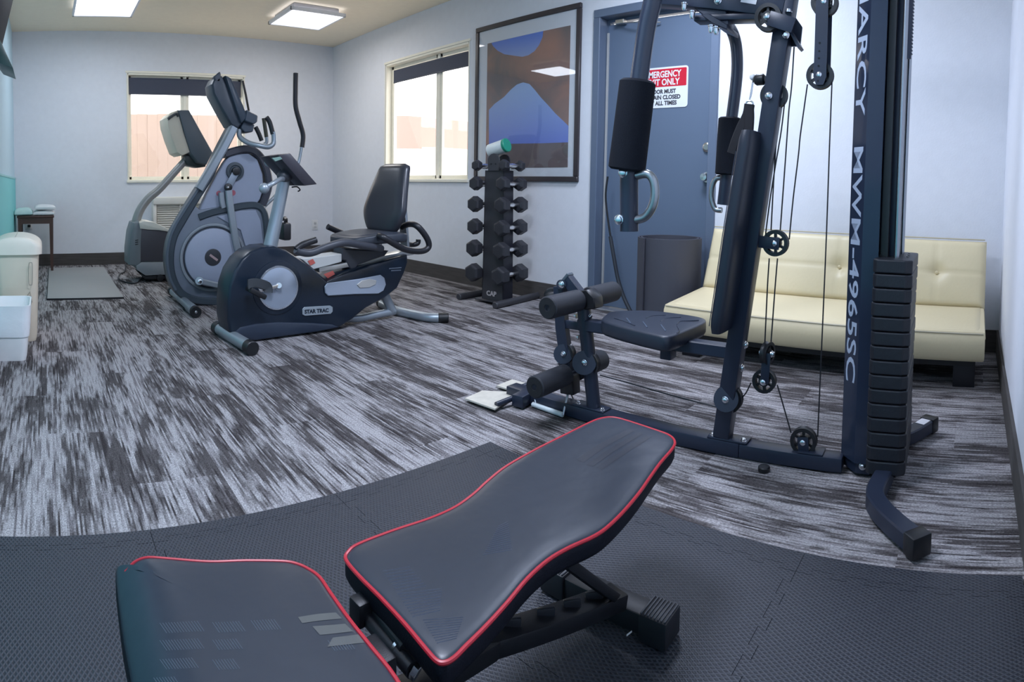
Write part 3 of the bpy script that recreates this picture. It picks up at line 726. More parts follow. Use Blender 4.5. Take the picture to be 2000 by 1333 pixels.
# high double pulley hanging on a slotted plate
hb = obj('pulley_hanger', B().prism([P0(1596, -60, 0.018), P0(1620, -60, 0.018), P0(1614, 150, 0.018), P0(1608, 166, 0.018), P0(1594, 166, 0.018), P0(1589, 150, 0.018), P0(1591, 100, 0.018)], n_ * 0.003).prism([P0(1604, -60, -0.018), P0(1628, -60, -0.018), P0(1622, 150, -0.018), P0(1614, 164, -0.018), P0(1600, 164, -0.018)], n_ * 0.003), steel, gym)
for y in (84, 100, 114, 129, 158): obj('hanger_hole', B().cyl(P0(1601 - (y - 84) * 0.05, y, 0.0215), P0(1601 - (y - 84) * 0.05, y, 0.0222), 0.0035, seg=10), plasb, hb)
obj('hanger_hook', B().bar(g(0.80, 0, 1.48), g(0.80, 0, 1.99), 0.012, 0.012), steel, hb)
pulley(P0(1602, 148, 0.0), 0.042); pulley(P0(1611, 6, 0.0), 0.042)
# cables
def cable(pts, off=0.0, r=0.0023):
    P = [P0(x, y, off) for x, y in pts]
    obj('cable', B().tube(P, r, 6, smooth=4), cablem, gym)
cable([(1577, 165), (1570, 215), (1562.7, 268), (1559.5, 303), (1549, 390), (1541.5, 468)])
cable([(1625, 160), (1620, 290), (1614, 463), (1606, 650), (1597, 853)])
cable([(1551, 92), (1546, 170), (1541, 214), (1534.7, 303), (1524, 450)])
cable([(1533, 195), (1526, 255), (1515, 321), (1504, 390), (1494, 468)])
cable([(1520, 214), (1514.5, 300), (1510, 373), (1506, 450)], -0.02)
cable([(1502.5, 505), (1499, 560), (1494, 668)]); cable([(1518.6, 505), (1514, 560), (1506, 668)])
cable([(1172, 733), (1240, 752), (1320, 775), (1398, 795), (1410, 799)])
cable([(1450, 776), (1457, 768), (1467, 748)]); cable([(1518, 752), (1532, 800), (1545, 846)])
# leg station: front post, swinging lever, four foam rollers
post = obj('front_post', B().tube([P0(1160, 795, 0.0), P0(1139, 590, 0.0)], 0.0255, 18), steel, gym)
pulley(P0(1150, 709, 0.0), 0.044, nb=False)
obj('pulley_guard', B().cyl(P0(1141, 709, 0.034), P0(1141, 709, 0.028), 0.043, seg=24), steel, post); bolt(P0(1141, 709, 0.035), n_, 0.0095, post)
obj('roller_clamp', B().prism([P0(1128, 570, 0.03), P0(1145, 566, 0.03), P0(1160, 582, 0.03), P0(1162, 604, 0.03), P0(1138, 606, 0.03), P0(1130, 592, 0.03)], -n_ * 0.06, 0.004, 1), plasb, post)
for (x, y) in ((1125, 617), (1152, 618), (1130, 659)): bolt(P0(x, y, 0.0), -u_ if x < 1140 else u_, 0.008, post)
tiltp = [P0(1108, 545, 0.0), P0(1150, 600, 0.0)]
obj('stop_tube', B().rtube(tiltp, 0.032, 0.045, up=(u_.x, u_.y, 0)), steel, gym)
obj('tube_cap', B().bar(P0(1105, 541, 0.0), P0(1109, 546, 0.0), 0.036, 0.05, up=(u_.x, u_.y, 0)), mat('cap_grey', (0.07, 0.09, 0.11), 0.4), gym)
lev = obj('leg_lever', B().rtube([P0(1094, 560, 0.0), P0(1098, 640, 0.0), P0(1106, 700, 0.0), P0(1112, 768, 0.0)], 0.034, 0.046, up=(u_.x, u_.y, 0)), steel, gym)
obj('pivot_eye', B().cyl(P0(1096, 556, 0.028), P0(1096, 556, -0.028), 0.018, seg=18), steel, lev); bolt(P0(1096, 556, 0.03), n_, 0.011, lev)
pulley(P0(1106, 690, 0.0), 0.038, nb=False); obj('pulley_guard', B().cyl(P0(1100, 692, 0.026), P0(1100, 692, 0.022), 0.036, seg=24), steel, lev); bolt(P0(1100, 692, 0.028), n_, 0.009, lev)
bolt(P0(1092, 708, 0.0), -u_, 0.009, lev)
def rollers(c, L, rod=0.01):
    r = obj('roller_axle', B().cyl(c + n_ * L, c - n_ * L, rod, seg=12), steel, gym)
    for s in (1, -1):
        a, b_ = c + n_ * s * 0.035, c + n_ * s * L
        d = (b_ - a).normalized(); l = (b_ - a).length
        fr = obj('foam_roller', B().revolve([(0, 0.012), (0, 0.036), (0.004, 0.0395), (l - 0.004, 0.0395), (l, 0.036), (l, 0.012)], a, d, 28), mat('roller_foam', (0.028, 0.031, 0.040), 0.6, bump=0.25, bscale=500, spec=0.35), gym)
        obj('roller_end', B().revolve([(0, 0.036), (0.002, 0.035), (0.002, 0.012), (-0.004, 0.011), (-0.004, 0)], b_, d, 24, caps=False), foamend, fr)
rollers(GF.at(1069, 602, 0.215) - n_ * 0.215, 0.215)
rollers(GF.at(1044, 757, 0.215) - n_ * 0.215, 0.215)
obj('roller_clamp', B().bar(P0(1112, 730, 0.0), P0(1114, 768, 0.0), 0.05, 0.06, up=(u_.x, u_.y, 0)), plasb, lev)
# seat beam and seat
obj('seat_beam', B().rtube([P0(1134, 633, 0.0), P0(1200, 642, 0.0), P0(1300, 668, 0.0), P0(1425, 686, 0.0)], 0.045, 0.042), steel, gym)
obj('cross_link', B().bar(P0(1105, 633, 0.0), P0(1136, 638, 0.0), 0.02, 0.03), steel, gym)
obj('seat_bracket', B().bar(g(0.33, 0, 0.28), g(0.33, 0, 0.36), 0.05, 0.04, up=u_), steel, gym)
def pad(name, outline, ztop, thick, m, parent, crown=0.008, round_=0.010, under=0.012, n=96, axis=None, drop=None, smooth_k=6):
    """cushion: closed outline [(x,y)], ztop(x,y) height of the seam; returns object and seam points"""
    O = spline([V((p[0], p[1], 0)) for p in outline], smooth_k, True)
    m_ = len(O)
    if axis is None:
        c = sum(O, V()) / m_; C = [c] * m_
    else:
        a, b_ = V((*axis[0], 0)), V((*axis[1], 0)); ab = b_ - a
        C = [a + ab * max(0, min(1, (p - a).dot(ab) / ab.length_squared)) for p in O]
    b = B()
    lv = [(1.0 - under / 0.15, -thick), (1.0 - under * 0.4 / 0.15, -thick * 0.96), (1.0, -thick * 0.75), (1.003, -thick * 0.4), (1.0, 0.0)] + [(1 - (1 - math.cos(t)) * round_ / 0.12, crown * math.sin(t)) for t in (0.4, 0.8, 1.2, 1.57)] + [(0.82, crown * 1.25), (0.6, crown * 1.45), (0.3, crown * 1.55), (0.0, crown * 1.6)]
    rings = []
    for s, dz in lv:
        ring = []
        for p, c in zip(O, C):
            q = c + (p - c) * s; ring.append(b.m.verts.new((q.x, q.y, ztop(q.x, q.y) + dz)))
        rings.append(ring)
    for r0, r1 in zip(rings, rings[1:]):
        for j in range(m_): b.m.faces.new((r0[j], r0[(j + 1) % m_], r1[(j + 1) % m_], r1[j]))
    b.m.faces.new(rings[0][::-1])
    bmesh.ops.remove_doubles(b.m, verts=b.m.verts, dist=0.0004)
    return obj(name, b, m, parent, 60), [V((p.x, p.y, ztop(p.x, p.y))) for p in O]
sp_ = [(1175, 628), (1184, 616), (1200, 610), (1265, 608.5), (1325, 615), (1368, 622), (1379, 628), (1372, 635), (1340, 649), (1316, 658.5), (1300, 661), (1280, 658), (1235, 647.5), (1197, 637)]
so_ = [onz(x, y, 0.388) for x, y in sp_]
seat, _ = pad('seat', [(p.x, p.y) for p in so_], lambda x, y: 0.388, 0.045, vinyl, gym, crown=0.006, round_=0.012)
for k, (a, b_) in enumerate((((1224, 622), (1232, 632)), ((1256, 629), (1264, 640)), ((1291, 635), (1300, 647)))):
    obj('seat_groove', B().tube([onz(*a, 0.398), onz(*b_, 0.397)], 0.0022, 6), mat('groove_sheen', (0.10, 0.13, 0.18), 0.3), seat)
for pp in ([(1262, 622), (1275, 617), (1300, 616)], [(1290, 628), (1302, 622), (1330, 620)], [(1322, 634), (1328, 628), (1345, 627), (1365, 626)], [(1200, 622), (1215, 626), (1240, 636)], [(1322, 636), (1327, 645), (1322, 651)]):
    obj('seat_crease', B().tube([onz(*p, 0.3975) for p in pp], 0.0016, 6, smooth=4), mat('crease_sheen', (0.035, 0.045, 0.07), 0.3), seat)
# backrest pad in front of the upright
bk = [(1.020, 0.611), (0.947, 0.588), (0.81, 0.567), (0.73, 0.551), (0.6, 0.538), (0.5, 0.527), (0.43, 0.523)]
def bfront(z):
    z = max(0.42, min(1.03, z)); return 0.520 + (z - 0.42) * 0.122
bb_ = B(); hw = 0.135; th = 0.048
prof = []
for k in range(24):
    t = 2 * math.pi * k / 24; 
rows = 28; cols = 16; ringsb = []
for i in range(rows + 1):
    z = 0.415 + (1.035 - 0.415) * i / rows
    e = min(1, min(z - 0.405, 1.05 - z) / 0.05); wv = hw * (0.80 + 0.20 * math.sqrt(max(0, 1 - (1 - e) ** 2))) * (1.0 - 0.10 * max(0, (z - 0.75) / 0.3))
    tt = th * (0.70 + 0.30 * e)
    ring = []
    for k in range(cols * 2):
        t = 2 * math.pi * k / (cols * 2); cx = math.copysign(abs(math.cos(t)) ** 0.35, math.cos(t)); sx_ = math.copysign(abs(math.sin(t)) ** 0.5, math.sin(t))
        ring.append(bb_.m.verts.new(g(bfront(z) + th / 2 + sx_ * tt / 2, cx * wv, z)))
    ringsb.append(ring)
for r0, r1 in zip(ringsb, ringsb[1:]):
    for j in range(len(r0)): bb_.m.faces.new((r0[j], r0[(j + 1) % len(r0)], r1[(j + 1) % len(r0)], r1[j]))
bb_.m.faces.new(ringsb[0]); bb_.m.faces.new(ringsb[-1][::-1])
bk_o = obj('backrest', bb_, vinyl, gym, 60)
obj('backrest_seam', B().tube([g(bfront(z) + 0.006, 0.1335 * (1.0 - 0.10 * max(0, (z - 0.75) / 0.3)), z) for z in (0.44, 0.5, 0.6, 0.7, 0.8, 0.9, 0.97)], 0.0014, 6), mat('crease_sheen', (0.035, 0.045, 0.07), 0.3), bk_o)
obj('backrest_mount', B().bar(g(0.575, 0, 0.55), g(0.60, 0, 0.55), 0.05, 0.1), steel, gym); obj('backrest_mount', B().bar(g(0.625, 0, 0.92), g(0.645, 0, 0.92), 0.05, 0.06), steel, gym)
for (x, y) in ((1456, 674), (1449, 719)): bolt(P0(x, y, 0.0) , u_, 0.010, up)
# foot plates at the front of the rail
for q, r0, r1 in ((((908, 781), (967, 802), (1012, 769), (942, 766)), (969, 791), (1022, 770)), (((970, 756), (1001, 766), (1030, 752), (1000, 744)), (1002, 762), (1032, 752))):
    P = [onz(x, y, 0.012) for x, y in q]
    fp = obj('foot_plate', B().prism(P, (0, 0, 0.006)), mat('pale_wood_plate', (0.62, 0.58, 0.50), 0.55, var=0.2, vscale=30), gym)
    obj('foot_tube', B().cyl(onz(*r0, 0.022), onz(*r1, 0.035), 0.011, seg=12), steel, fp)
obj('front_foot', B().bar(onz(1010, 785, 0.03), onz(1052, 762, 0.03), 0.05, 0.045), steel, gym)
# loose things around the gym
hd = thing('stirrup_handle', 'pale grey stirrup pull handle leaning on the gym rail', 'handle', onz(1070, 808, 0))
pale = mat('pale_grip', (0.62, 0.68, 0.70), 0.4)
h0, h1, h2 = onz(1040, 790, 0.012), onz(1100, 811, 0.012), onz(1109, 771, 0.075)
obj('grip', B().cyl(h0, h1, 0.0095, seg=14, bev=0.002), pale, hd)
obj('handle_arm', B().cyl(h1 + V((0, 0, 0)), h2, 0.0045, seg=10), silver, hd); obj('handle_arm', B().cyl(h0 + (h1 - h0) * 0.12, h0 + (h1 - h0) * 0.12 + V((0.012, 0.02, 0.03)), 0.0045, seg=10), silver, hd)
obj('strap_loop', B().tube([h2, h2 + V((0.02, 0.005, 0.002)), onz(1120, 782, 0.01), onz(1123, 792, 0.004)], 0.003, 6, smooth=4), cablem, hd)
pk = obj('rubber_bumper', B().revolve([(0, 0.0175), (0.003, 0.0185), (0.013, 0.0185), (0.016, 0.016), (0.0155, 0.012), (0.0165, 0)], onz(1492, 921, 0.0), (0, 0, 1), 24), plasb)
tag(pk, 'small round black rubber bumper lying on the carpet in front of the gym rail', 'bumper')
stp = thing('ankle_strap', 'black ankle strap hanging from its hook before the gym upright', 'strap', P0(1466, 205, 0.05))
obj('cable_stopper', B().revolve([(0, 0.012), (0.006, 0.018), (0.028, 0.018), (0.036, 0.012)], P0(1495, 155, 0.0), -u_ + V((0, 0, -0.05)), 16), plasb, gym)
obj('hook_ball', B().ball(P0(1470, 151, 0.0), 0.010), mat('white_ball', (0.9, 0.9, 0.92), 0.4), gym)
obj('carabiner', B().tube([P0(1471, 155, 0.0), P0(1467, 180, 0.0), P0(1464, 196, 0.0), P0(1468, 180, 0.0)], 0.0024, 8, smooth=4, closed=True), boltm, stp)
obj('d_ring', B().tube([P0(1464 + 7 * math.cos(t), 203 + 6 * math.sin(t), 0.0) for t in [k * math.pi / 6 for k in range(12)]], 0.0025, 8, closed=True), boltm, stp)
obj('strap_webbing', B().rtube([P0(1464, 204, 0.0), P0(1460, 225, 0.0), P0(1448, 250, 0.0), P0(1438, 275, 0.0), P0(1430, 300, 0.0)], 0.03, 0.022, up=n_, smooth=4, bev=0.003), mat('webbing', (0.010, 0.010, 0.014), 0.8), stp)
obj('strap_tail', B().rtube([P0(1463, 205, 0.01), P0(1464, 230, 0.01), P0(1462, 262, 0.01)], 0.03, 0.010, up=n_, smooth=4, bev=0.002), mat('webbing', (0.010, 0.010, 0.014), 0.8), stp)
# ------------------------------------------------------------------ recumbent bike
BF = Fr((1.02, 3.05), (2.27, 3.12))
bk_ = thing('recumbent_bike', 'dark recumbent exercise bike with round silver crank disc and tall backrest', 'exercise bike', BF.w(0.6, 0, 0))
P = BF.at; bn = BF.n; bu = BF.u
shell = mat('bike_shell', (0.011, 0.020, 0.036), 0.28, spec=0.5)
shell2 = mat('bike_shell_edge', (0.10, 0.135, 0.15), 0.35)
sil = mat('silver_plastic', (0.40, 0.46, 0.56), 0.38, 0.25)
silm = mat('silver_paint', (0.36, 0.41, 0.46), 0.35, 0.5)
greyd = mat('dark_grey_plastic', (0.055, 0.060, 0.075), 0.42)
H_ = 0.095
ol = [(450, 651), (445, 625), (445, 595), (448, 560), (458, 530), (472, 508), (490, 492), (512, 483), (536, 481), (560, 489), (588, 507), (614, 526), (640, 549), (668, 536), (715, 520), (762, 507), (797, 498), (798, 512), (791, 534), (777, 564), (752, 583), (715, 603), (690, 624), (664, 641), (620, 648), (560, 656), (500, 664), (468, 660)]
obj('shroud', B().prism([P(x, y, H_) for x, y in ol], -bn * 2 * H_, 0.018, 3), shell, bk_, 30)
obj('shroud_step', B().prism([P(x, y, H_ + 0.008) for x, y in [(456, 652), (470, 640), (500, 633), (545, 630), (600, 631), (650, 634), (664, 640), (620, 649), (560, 657), (500, 666), (466, 662)]], -bn * (2 * H_ + 0.016), 0.010, 2), mat('bike_shell_step', (0.028, 0.040, 0.065), 0.3), bk_, 30)
cc = P(542, 562, H_)
rr = 0.118
obj('shroud_boss', B().revolve([(-0.01, rr + 0.035), (0.004, rr + 0.03), (0.008, rr + 0.012)], cc, bn, 40), shell, bk_)
dsk = obj('crank_disc', B().revolve([(0.0, rr), (0.010, rr), (0.013, rr - 0.006), (0.013, 0.02), (0.016, 0.018), (0.016, 0)], cc, bn, 48), sil, bk_)
obj('disc_rim', B().revolve([(0.009, rr + 0.003), (0.014, rr + 0.002), (0.014, rr - 0.006), (0.009, rr - 0.006)], cc, bn, 48, caps=False), mat('bright_rim', (0.62, 0.68, 0.76), 0.2, 0.8), dsk)
cr_ = obj('crank_arm', B().bar(P(545, 558, H_ + 0.03), P(505, 568, H_ + 0.03), 0.012, 0.022).cyl(P(545, 558, H_ + 0.01), P(545, 558, H_ + 0.038), 0.015), chrome, bk_)
pdl = B().box(P(500, 572, H_ + 0.085), (0.10, 0.085, 0.028), Matrix.Rotation(0.5, 3, 'Y'), 0.008)
pd = obj('pedal', pdl, plasb, bk_)
obj('pedal_strap', B().rtube([P(484, 556, H_ + 0.12), P(500, 553, H_ + 0.085), P(522, 560, H_ + 0.05), P(524, 572, H_ + 0.05)], 0.05, 0.005, up=bn, smooth=4), mat('grey_strap', (0.06, 0.07, 0.08), 0.5), pd)
obj('pedal', B().box(P(560, 548, -H_ - 0.085), (0.10, 0.085, 0.028), Matrix.Rotation(0.3, 3, 'Y'), 0.008), plasb, bk_)
# silver side panel and name plate
obj('side_panel', B().prism([P(x, y, H_ + 0.003) for x, y in [(633, 560), (638, 553), (700, 545), (742, 537), (750, 543), (753, 556), (748, 568), (738, 574), (690, 575), (640, 578), (634, 572)]], bn * 0.008, 0.004, 1), sil, bk_, 30)
obj('panel_insert', B().prism([P(x, y, H_ + 0.010) for x, y in [(696, 556), (706, 548), (722, 545), (735, 548), (733, 556), (720, 562), (702, 563)]], bn * 0.006, 0.003, 1), mat('panel_bright', (0.62, 0.62, 0.60), 0.3, 0.4), bk_, 30)
pl_ = obj('name_plate', B().prism([P(x, y, H_ + 0.001) for x, y in [(590, 604), (594, 600), (644, 597), (649, 600), (649, 609), (645, 613), (595, 617), (590, 614)]], bn * 0.005, 0.001, 1), mat('plate_silver', (0.45, 0.52, 0.58), 0.35, 0.5), bk_, 30)
p0 = P(595, 613, H_ + 0.0065); p1 = P(645, 609.5, H_ + 0.0065)
o = text('lettering', 'STAR TRAC', 0.030, shell, pl_, p0, p1 - p0, (0, 0, 1), 0.0004, 1.0, 0.0014)
obj('shroud_decal', B().prism([P(x, y, H_ + 0.0008) for x, y in [(760, 524), (784, 522), (784, 524), (760, 526)]], bn * 0.0008).prism([P(x, y, H_ + 0.0008) for x, y in [(764, 528), (783, 527), (783, 529), (764, 530)]], bn * 0.0008), mat('decal_grey', (0.14, 0.17, 0.22), 0.5), bk_, 0)
# feet
f0, f1 = onz(424, 640, 0.035), onz(492, 681, 0.035)
fb_ = obj('front_stabiliser', B().tube([f0, f1], 0.033, 18), silm, bk_)
for p, q in ((f0, f1), (f1, f0)):
    d = (p - q).normalized(); obj('end_cap', B().cyl(p - d * 0.045, p + d * 0.01, 0.037, seg=18, bev=0.004), plasb, fb_)
r0, r1, rm = onz(752, 596, 0.03), onz(872, 621, 0.03), onz(795, 612, 0.03)
rs = obj('rear_stabiliser', B().tube([onz(745, 594, 0.03), onz(772, 606, 0.03), rm, onz(835, 620, 0.03), onz(868, 621, 0.03)], 0.028, 16, smooth=5), silm, bk_)
obj('end_cap', B().cyl(onz(856, 621, 0.03), onz(876, 621, 0.03), 0.031, seg=16, bev=0.003), plasb, rs)
obj('end_cap', B().cyl(onz(755, 597, 0.03), onz(742, 592, 0.03), 0.031, seg=16, bev=0.003), plasb, rs)
obj('rear_post', B().tube([P(748, 570, 0.0), P(766, 608, 0.0)], 0.030, 14), silm, bk_)
obj('lower_tube', B().tube([P(660, 622, 0), P(700, 622, 0), P(735, 615, 0), P(770, 608, 0)], 0.024, 14, smooth=5), silm, bk_)
# console mast and console
obj('console_mast', B().tube([P(527, 486, 0), P(541, 420, 0), P(556, 348, 0)], lambda f: 0.040 - 0.006 * f, 18), silm, bk_)
def con(x, y, o): return P(x, y, o)
cs = obj('console', B().prism([con(524, 305, 0.0), con(548, 301, 0.0), con(600, 360, 0.0), (P(575, 363, 0.0))], bn * 0.12, 0.006, 2).prism([con(524, 305, 0.0), con(548, 301, 0.0), con(600, 360, 0.0), (P(575, 363, 0.0))], -bn * 0.12, 0.006, 2), mat('console_dark', (0.035, 0.033, 0.045), 0.4), bk_, 30)
obj('console_back', B().prism([con(531, 309, 0.125), con(548, 306, 0.125), con(552, 311, 0.125), con(538, 316, 0.125)], -bn * 0.01, 0.002, 1), mat('pale_slot', (0.2, 0.32, 0.28), 0.5), cs)
obj('console_clamp', B().ball(P(556, 344, 0.02), 0.045, (1, 0.9, 0.8)), greyd, cs)
obj('cable_hook', B().tube([P(570, 366, 0.02), P(580, 365, 0.02), P(586, 371, 0.02), P(582, 374, 0.02)], 0.004, 8, smooth=4), plasb, cs)
for s, pts in ((1, [P(554, 350, 0.03), P(548, 350, 0.16), P(534, 358, 0.22), P(516, 368, 0.22)]), (-1, [P(554, 350, -0.03), P(552, 335, -0.14), P(538, 322, -0.20), P(525, 317, -0.2)])):
    hb_ = obj('handlebar', B().tube(pts, 0.013, 10, smooth=5), silm, bk_)
    obj('handlebar_knob', B().ball(pts[-1], 0.028), silm, hb_)
obj('bottle_strap', B().box(P(556, 452, -0.06), (0.05, 0.09, 0.10), bev=0.012).tube([P(552, 428, -0.02), P(558, 428, -0.1), P(557, 445, -0.16)], 0.012, 8, smooth=4), plasb, bk_)
# seat rail, carriage, seat, backrest
obj('seat_rail', B().bar(P(616, 526, 0.0), P(800, 492, 0.0), 0.09, 0.03), mat('rail_aluminium', (0.60, 0.60, 0.58), 0.3, 0.7), bk_)
obj('rail_cover', B().prism([P(x, y, 0.06) for x, y in [(588, 506), (612, 527), (640, 520), (668, 512), (668, 496), (640, 500)]], -bn * 0.12, 0.004, 1), mat('rail_white', (0.55, 0.56, 0.55), 0.5), bk_)
obj('warning_label', B().prism([P(x, y, 0.0625) for x, y in [(601, 510), (611, 506), (616, 514), (606, 519)]], bn * 0.001), mat('label_red', (0.55, 0.12, 0.10), 0.5), bk_, 0)
obj('warning_label', B().prism([P(x, y, 0.0625) for x, y in [(632, 536), (650, 529), (654, 536), (640, 544)]], bn * 0.001), mat('label_red', (0.55, 0.12, 0.10), 0.5), bk_, 0)
obj('seat_carriage', B().prism([P(x, y, 0.05) for x, y in [(668, 485), (700, 488), (760, 490), (752, 500), (700, 518), (690, 532), (682, 522), (676, 510), (668, 508)]], -bn * 0.10, 0.006, 1), greyd, bk_, 30)
so2 = [P(664, 470, 0.17), P(668, 462, -0.13), P(700, 456, -0.17), P(752, 462, -0.19), P(786, 478, -0.02), P(770, 486, 0.19), P(715, 480, 0.21)]
a0, a1 = BF.at(664, 470, 0).copy(), BF.at(770, 476, 0).copy()
sz_ = P(700, 470, 0.0).z
sx0 = [(0.77, 0.15), (0.74, 0.0), (0.78, -0.15), (0.90, -0.19), (1.08, -0.20), (1.15, -0.12), (1.15, 0.12), (1.08, 0.20), (0.90, 0.19)]
sL = [BF.w(a - 0.09, o_, 0) for a, o_ in sx0]
zt2 = P(700, 470, 0.18).z
st_, _ = pad('seat', [(p.x, p.y) for p in sL], lambda x, y: zt2 + 0.02 * math.cos((x - 1.95) * 6), 0.045, mat('bike_seat', (0.040, 0.048, 0.065), 0.42), bk_, crown=0.012, round_=0.02)
# backrest: slab tilted back, tapering upwards
a_bot, z_bot = 1.06, P(745, 461, 0.15).z; a_top, z_top = 1.10, P(762, 318, 0.12).z
bbm_ = B(); rows = 26; cols = 28; rg = []
def bk_shape(f):
    w = 0.205 * (0.60 + 0.42 * math.sin(min(1, f / 0.36) * math.pi / 2)) if f < 0.36 else 0.205 * (1.02 - 0.36 * ((f - 0.36) / 0.64) ** 1.1)
    e = min(1, f / 0.07, (1 - f) / 0.07); k_ = math.sqrt(max(0.0, 1 - (1 - e) ** 2))
    return w * (0.72 + 0.28 * k_), 0.036 * (0.35 + 0.65 * k_)
for i in range(rows + 1):
    f = i / rows; z = z_bot + (z_top - z_bot) * f; a = a_bot - 0.135 + 0.15 * f + 0.05 * (1 - f) ** 3
    w, th = bk_shape(f); ring = []
    for k in range(cols):
        t = 2 * math.pi * k / cols; cx = math.copysign(abs(math.cos(t)) ** 0.5, math.cos(t)); sy_ = math.copysign(abs(math.sin(t)) ** 0.6, math.sin(t))
        gro = 0.008 * (math.exp(-((cx - 0.42) / 0.10) ** 2) + math.exp(-((cx + 0.42) / 0.10) ** 2)) * math.sin(math.pi * min(1, max(0, (f - 0.25) / 0.45))) if sy_ < 0 else 0
        ring.append(bbm_.m.verts.new(BF.w(a + sy_ * th + gro, cx * w, z)))
    rg.append(ring)
for q0, q1 in zip(rg, rg[1:]):
    for j in range(cols): bbm_.m.faces.new((q0[j], q0[(j + 1) % cols], q1[(j + 1) % cols], q1[j]))
bbm_.m.faces.new(rg[0]); bbm_.m.faces.new(rg[-1][::-1])
obj('backrest', bbm_, mat('bike_backrest', (0.035, 0.038, 0.050), 0.30, spec=0.6), bk_, 60)
obj('backrest_post', B().bar(BF.w(1.16, 0.0, P(785, 480, 0).z - 0.02), BF.w(1.13, 0, z_bot + 0.2), 0.07, 0.02, up=bu), silm, bk_)
blk_t = mat('black_tube', (0.016, 0.017, 0.022), 0.38)
obj('rear_handle', B().tube([P(740, 461, 0.20), P(752, 466, 0.24), P(790, 487, 0.24), P(822, 491, 0.24), P(837, 483, 0.24), P(834, 466, 0.24), P(816, 443, 0.22), P(800, 438, 0.15), P(785, 444, 0.08)], 0.019, 12, smooth=5), blk_t, bk_)
obj('rear_handle', B().tube([P(785, 470, -0.08), P(800, 478, -0.24), P(815, 476, -0.24), P(817, 468, -0.24)], 0.018, 12, smooth=5), blk_t, bk_)
hn = obj('side_handle', B().tube([P(745, 486, 0.17), P(700, 478, 0.23), P(672, 474, 0.26), P(640, 482, 0.27), P(608, 494, 0.27), P(586, 492, 0.27), P(578, 488, 0.27)], 0.021, 12, smooth=5), greyd, bk_)
obj('hand_grip', B().tube([P(578, 488, 0.27), P(592, 478, 0.27), P(617, 469, 0.27)], 0.018, 12, smooth=5), blk_t, hn)
hn = obj('side_handle', B().tube([P(745, 480, -0.17), P(700, 468, -0.24), P(671, 457, -0.26)], 0.018, 12, smooth=5), greyd, bk_)
obj('hand_grip', B().tube([P(671, 457, -0.26), P(640, 443, -0.26)], 0.019, 12), blk_t, hn)

# ------------------------------------------------------------------ elliptical trainer
EF = Fr((0.9, 4.02), (2.0, 4.02))
el = thing('elliptical_trainer', 'grey elliptical trainer with big round drive disc and tall console', 'exercise machine', EF.w(0.3, 0, 0))
P = EF.at; en = EF.n; eu = EF.u
edark = mat('ellip_dark', (0.050, 0.068, 0.085), 0.36); emid = mat('ellip_grey', (0.11, 0.14, 0.175), 0.36, 0.2)
epan = mat('ellip_panel', (0.33, 0.37, 0.47), 0.45, spec=0.4); erim = mat('ellip_rim', (0.30, 0.34, 0.38), 0.35, 0.3)
def band(name, pts, w, h, m, off=0.0, smooth=6, parent=el):
    return obj(name, B().rtube([P(x, y, off) for x, y in pts], h, w, up=None or V((0, 0, 1)) if False else en, smooth=smooth, bev=0.008), m, parent)
def ribbon(name, pts, w, depth, m, off, parent=el, smooth=6, closed=False):
    """bar of width w in the machine plane and given depth across it"""
    Q = spline([P(x, y, off) for x, y in pts], smooth, closed)
    a, b_ = w / 2, depth / 2; e = min(a, b_) * 0.35
    prof = [(-a + e, -b_), (a - e, -b_), (a, -b_ + e), (a, b_ - e), (a - e, b_), (-a + e, b_), (-a, b_ - e), (-a, -b_ + e)]
    return obj(name, B().sweep(Q, prof, up=en, closed=closed), m, parent)
# lower shell behind the disc
oc = P(417, 502, 0.06)
obj('drive_shell', B().prism([P(x, y, 0.05) for x, y in [(345, 570), (330, 540), (326, 500), (334, 460), (355, 425), (378, 400), (391, 410), (440, 402), (490, 396), (508, 405), (516, 430), (520, 480), (518, 520), (500, 560), (470, 583), (400, 588)]], -en * 0.10, 0.01, 2), mat('ellip_shell', (0.16, 0.19, 0.24), 0.45), el, 30)
ribbon('frame_arch', [(452, 250), (430, 292), (405, 345), (380, 385), (353, 430), (336, 462), (329, 500), (333, 538), (348, 568), (372, 582), (410, 587), (450, 586)], 0.055, 0.13, edark, 0.0)
ribbon('frame_mast', [(456, 249), (434, 292), (406, 340), (388, 370)], 0.058, 0.07, silm, 0.065, smooth=3)
ribbon('arch_highlight', [(388, 366), (358, 412), (334, 455), (325, 500), (330, 540), (342, 566)], 0.02, 0.06, emid, 0.045)
ribbon('upper_loop', [(436, 302), (466, 293), (488, 294), (504, 306), (515, 325), (521, 350), (519, 372), (509, 400)], 0.055, 0.11, mat('ellip_loop', (0.045, 0.048, 0.065), 0.36), 0.0)
obj('upper_panel', B().prism([P(x, y, 0.035) for x, y in [(438, 318), (450, 302), (485, 299), (503, 312), (513, 340), (515, 368), (508, 390), (498, 402), (440, 410), (400, 418), (386, 420), (404, 380), (422, 345)]], -en * 0.07, 0.006, 1), epan, el, 30)
ribbon('middle_loop', [(385, 424), (410, 415), (441, 408), (470, 402), (495, 401), (509, 410), (515, 432), (519, 475), (522, 500)], 0.048, 0.12, edark, 0.005)
obj('lower_panel', B().prism([P(x, y, 0.060) for x, y in [(425, 424), (470, 412), (500, 411), (509, 430), (514, 470), (516, 510), (490, 545), (485, 500), (470, 450)]], -en * 0.05, 0.004, 1), epan, el, 30)
ddr = 0.228
obj('disc_ring', B().revolve([(0.0, ddr + 0.012), (0.012, ddr + 0.010), (0.014, ddr), (0.012, ddr - 0.008), (0.0, ddr - 0.012)], P(416, 503, 0.055), en, 56, caps=False), erim, el)
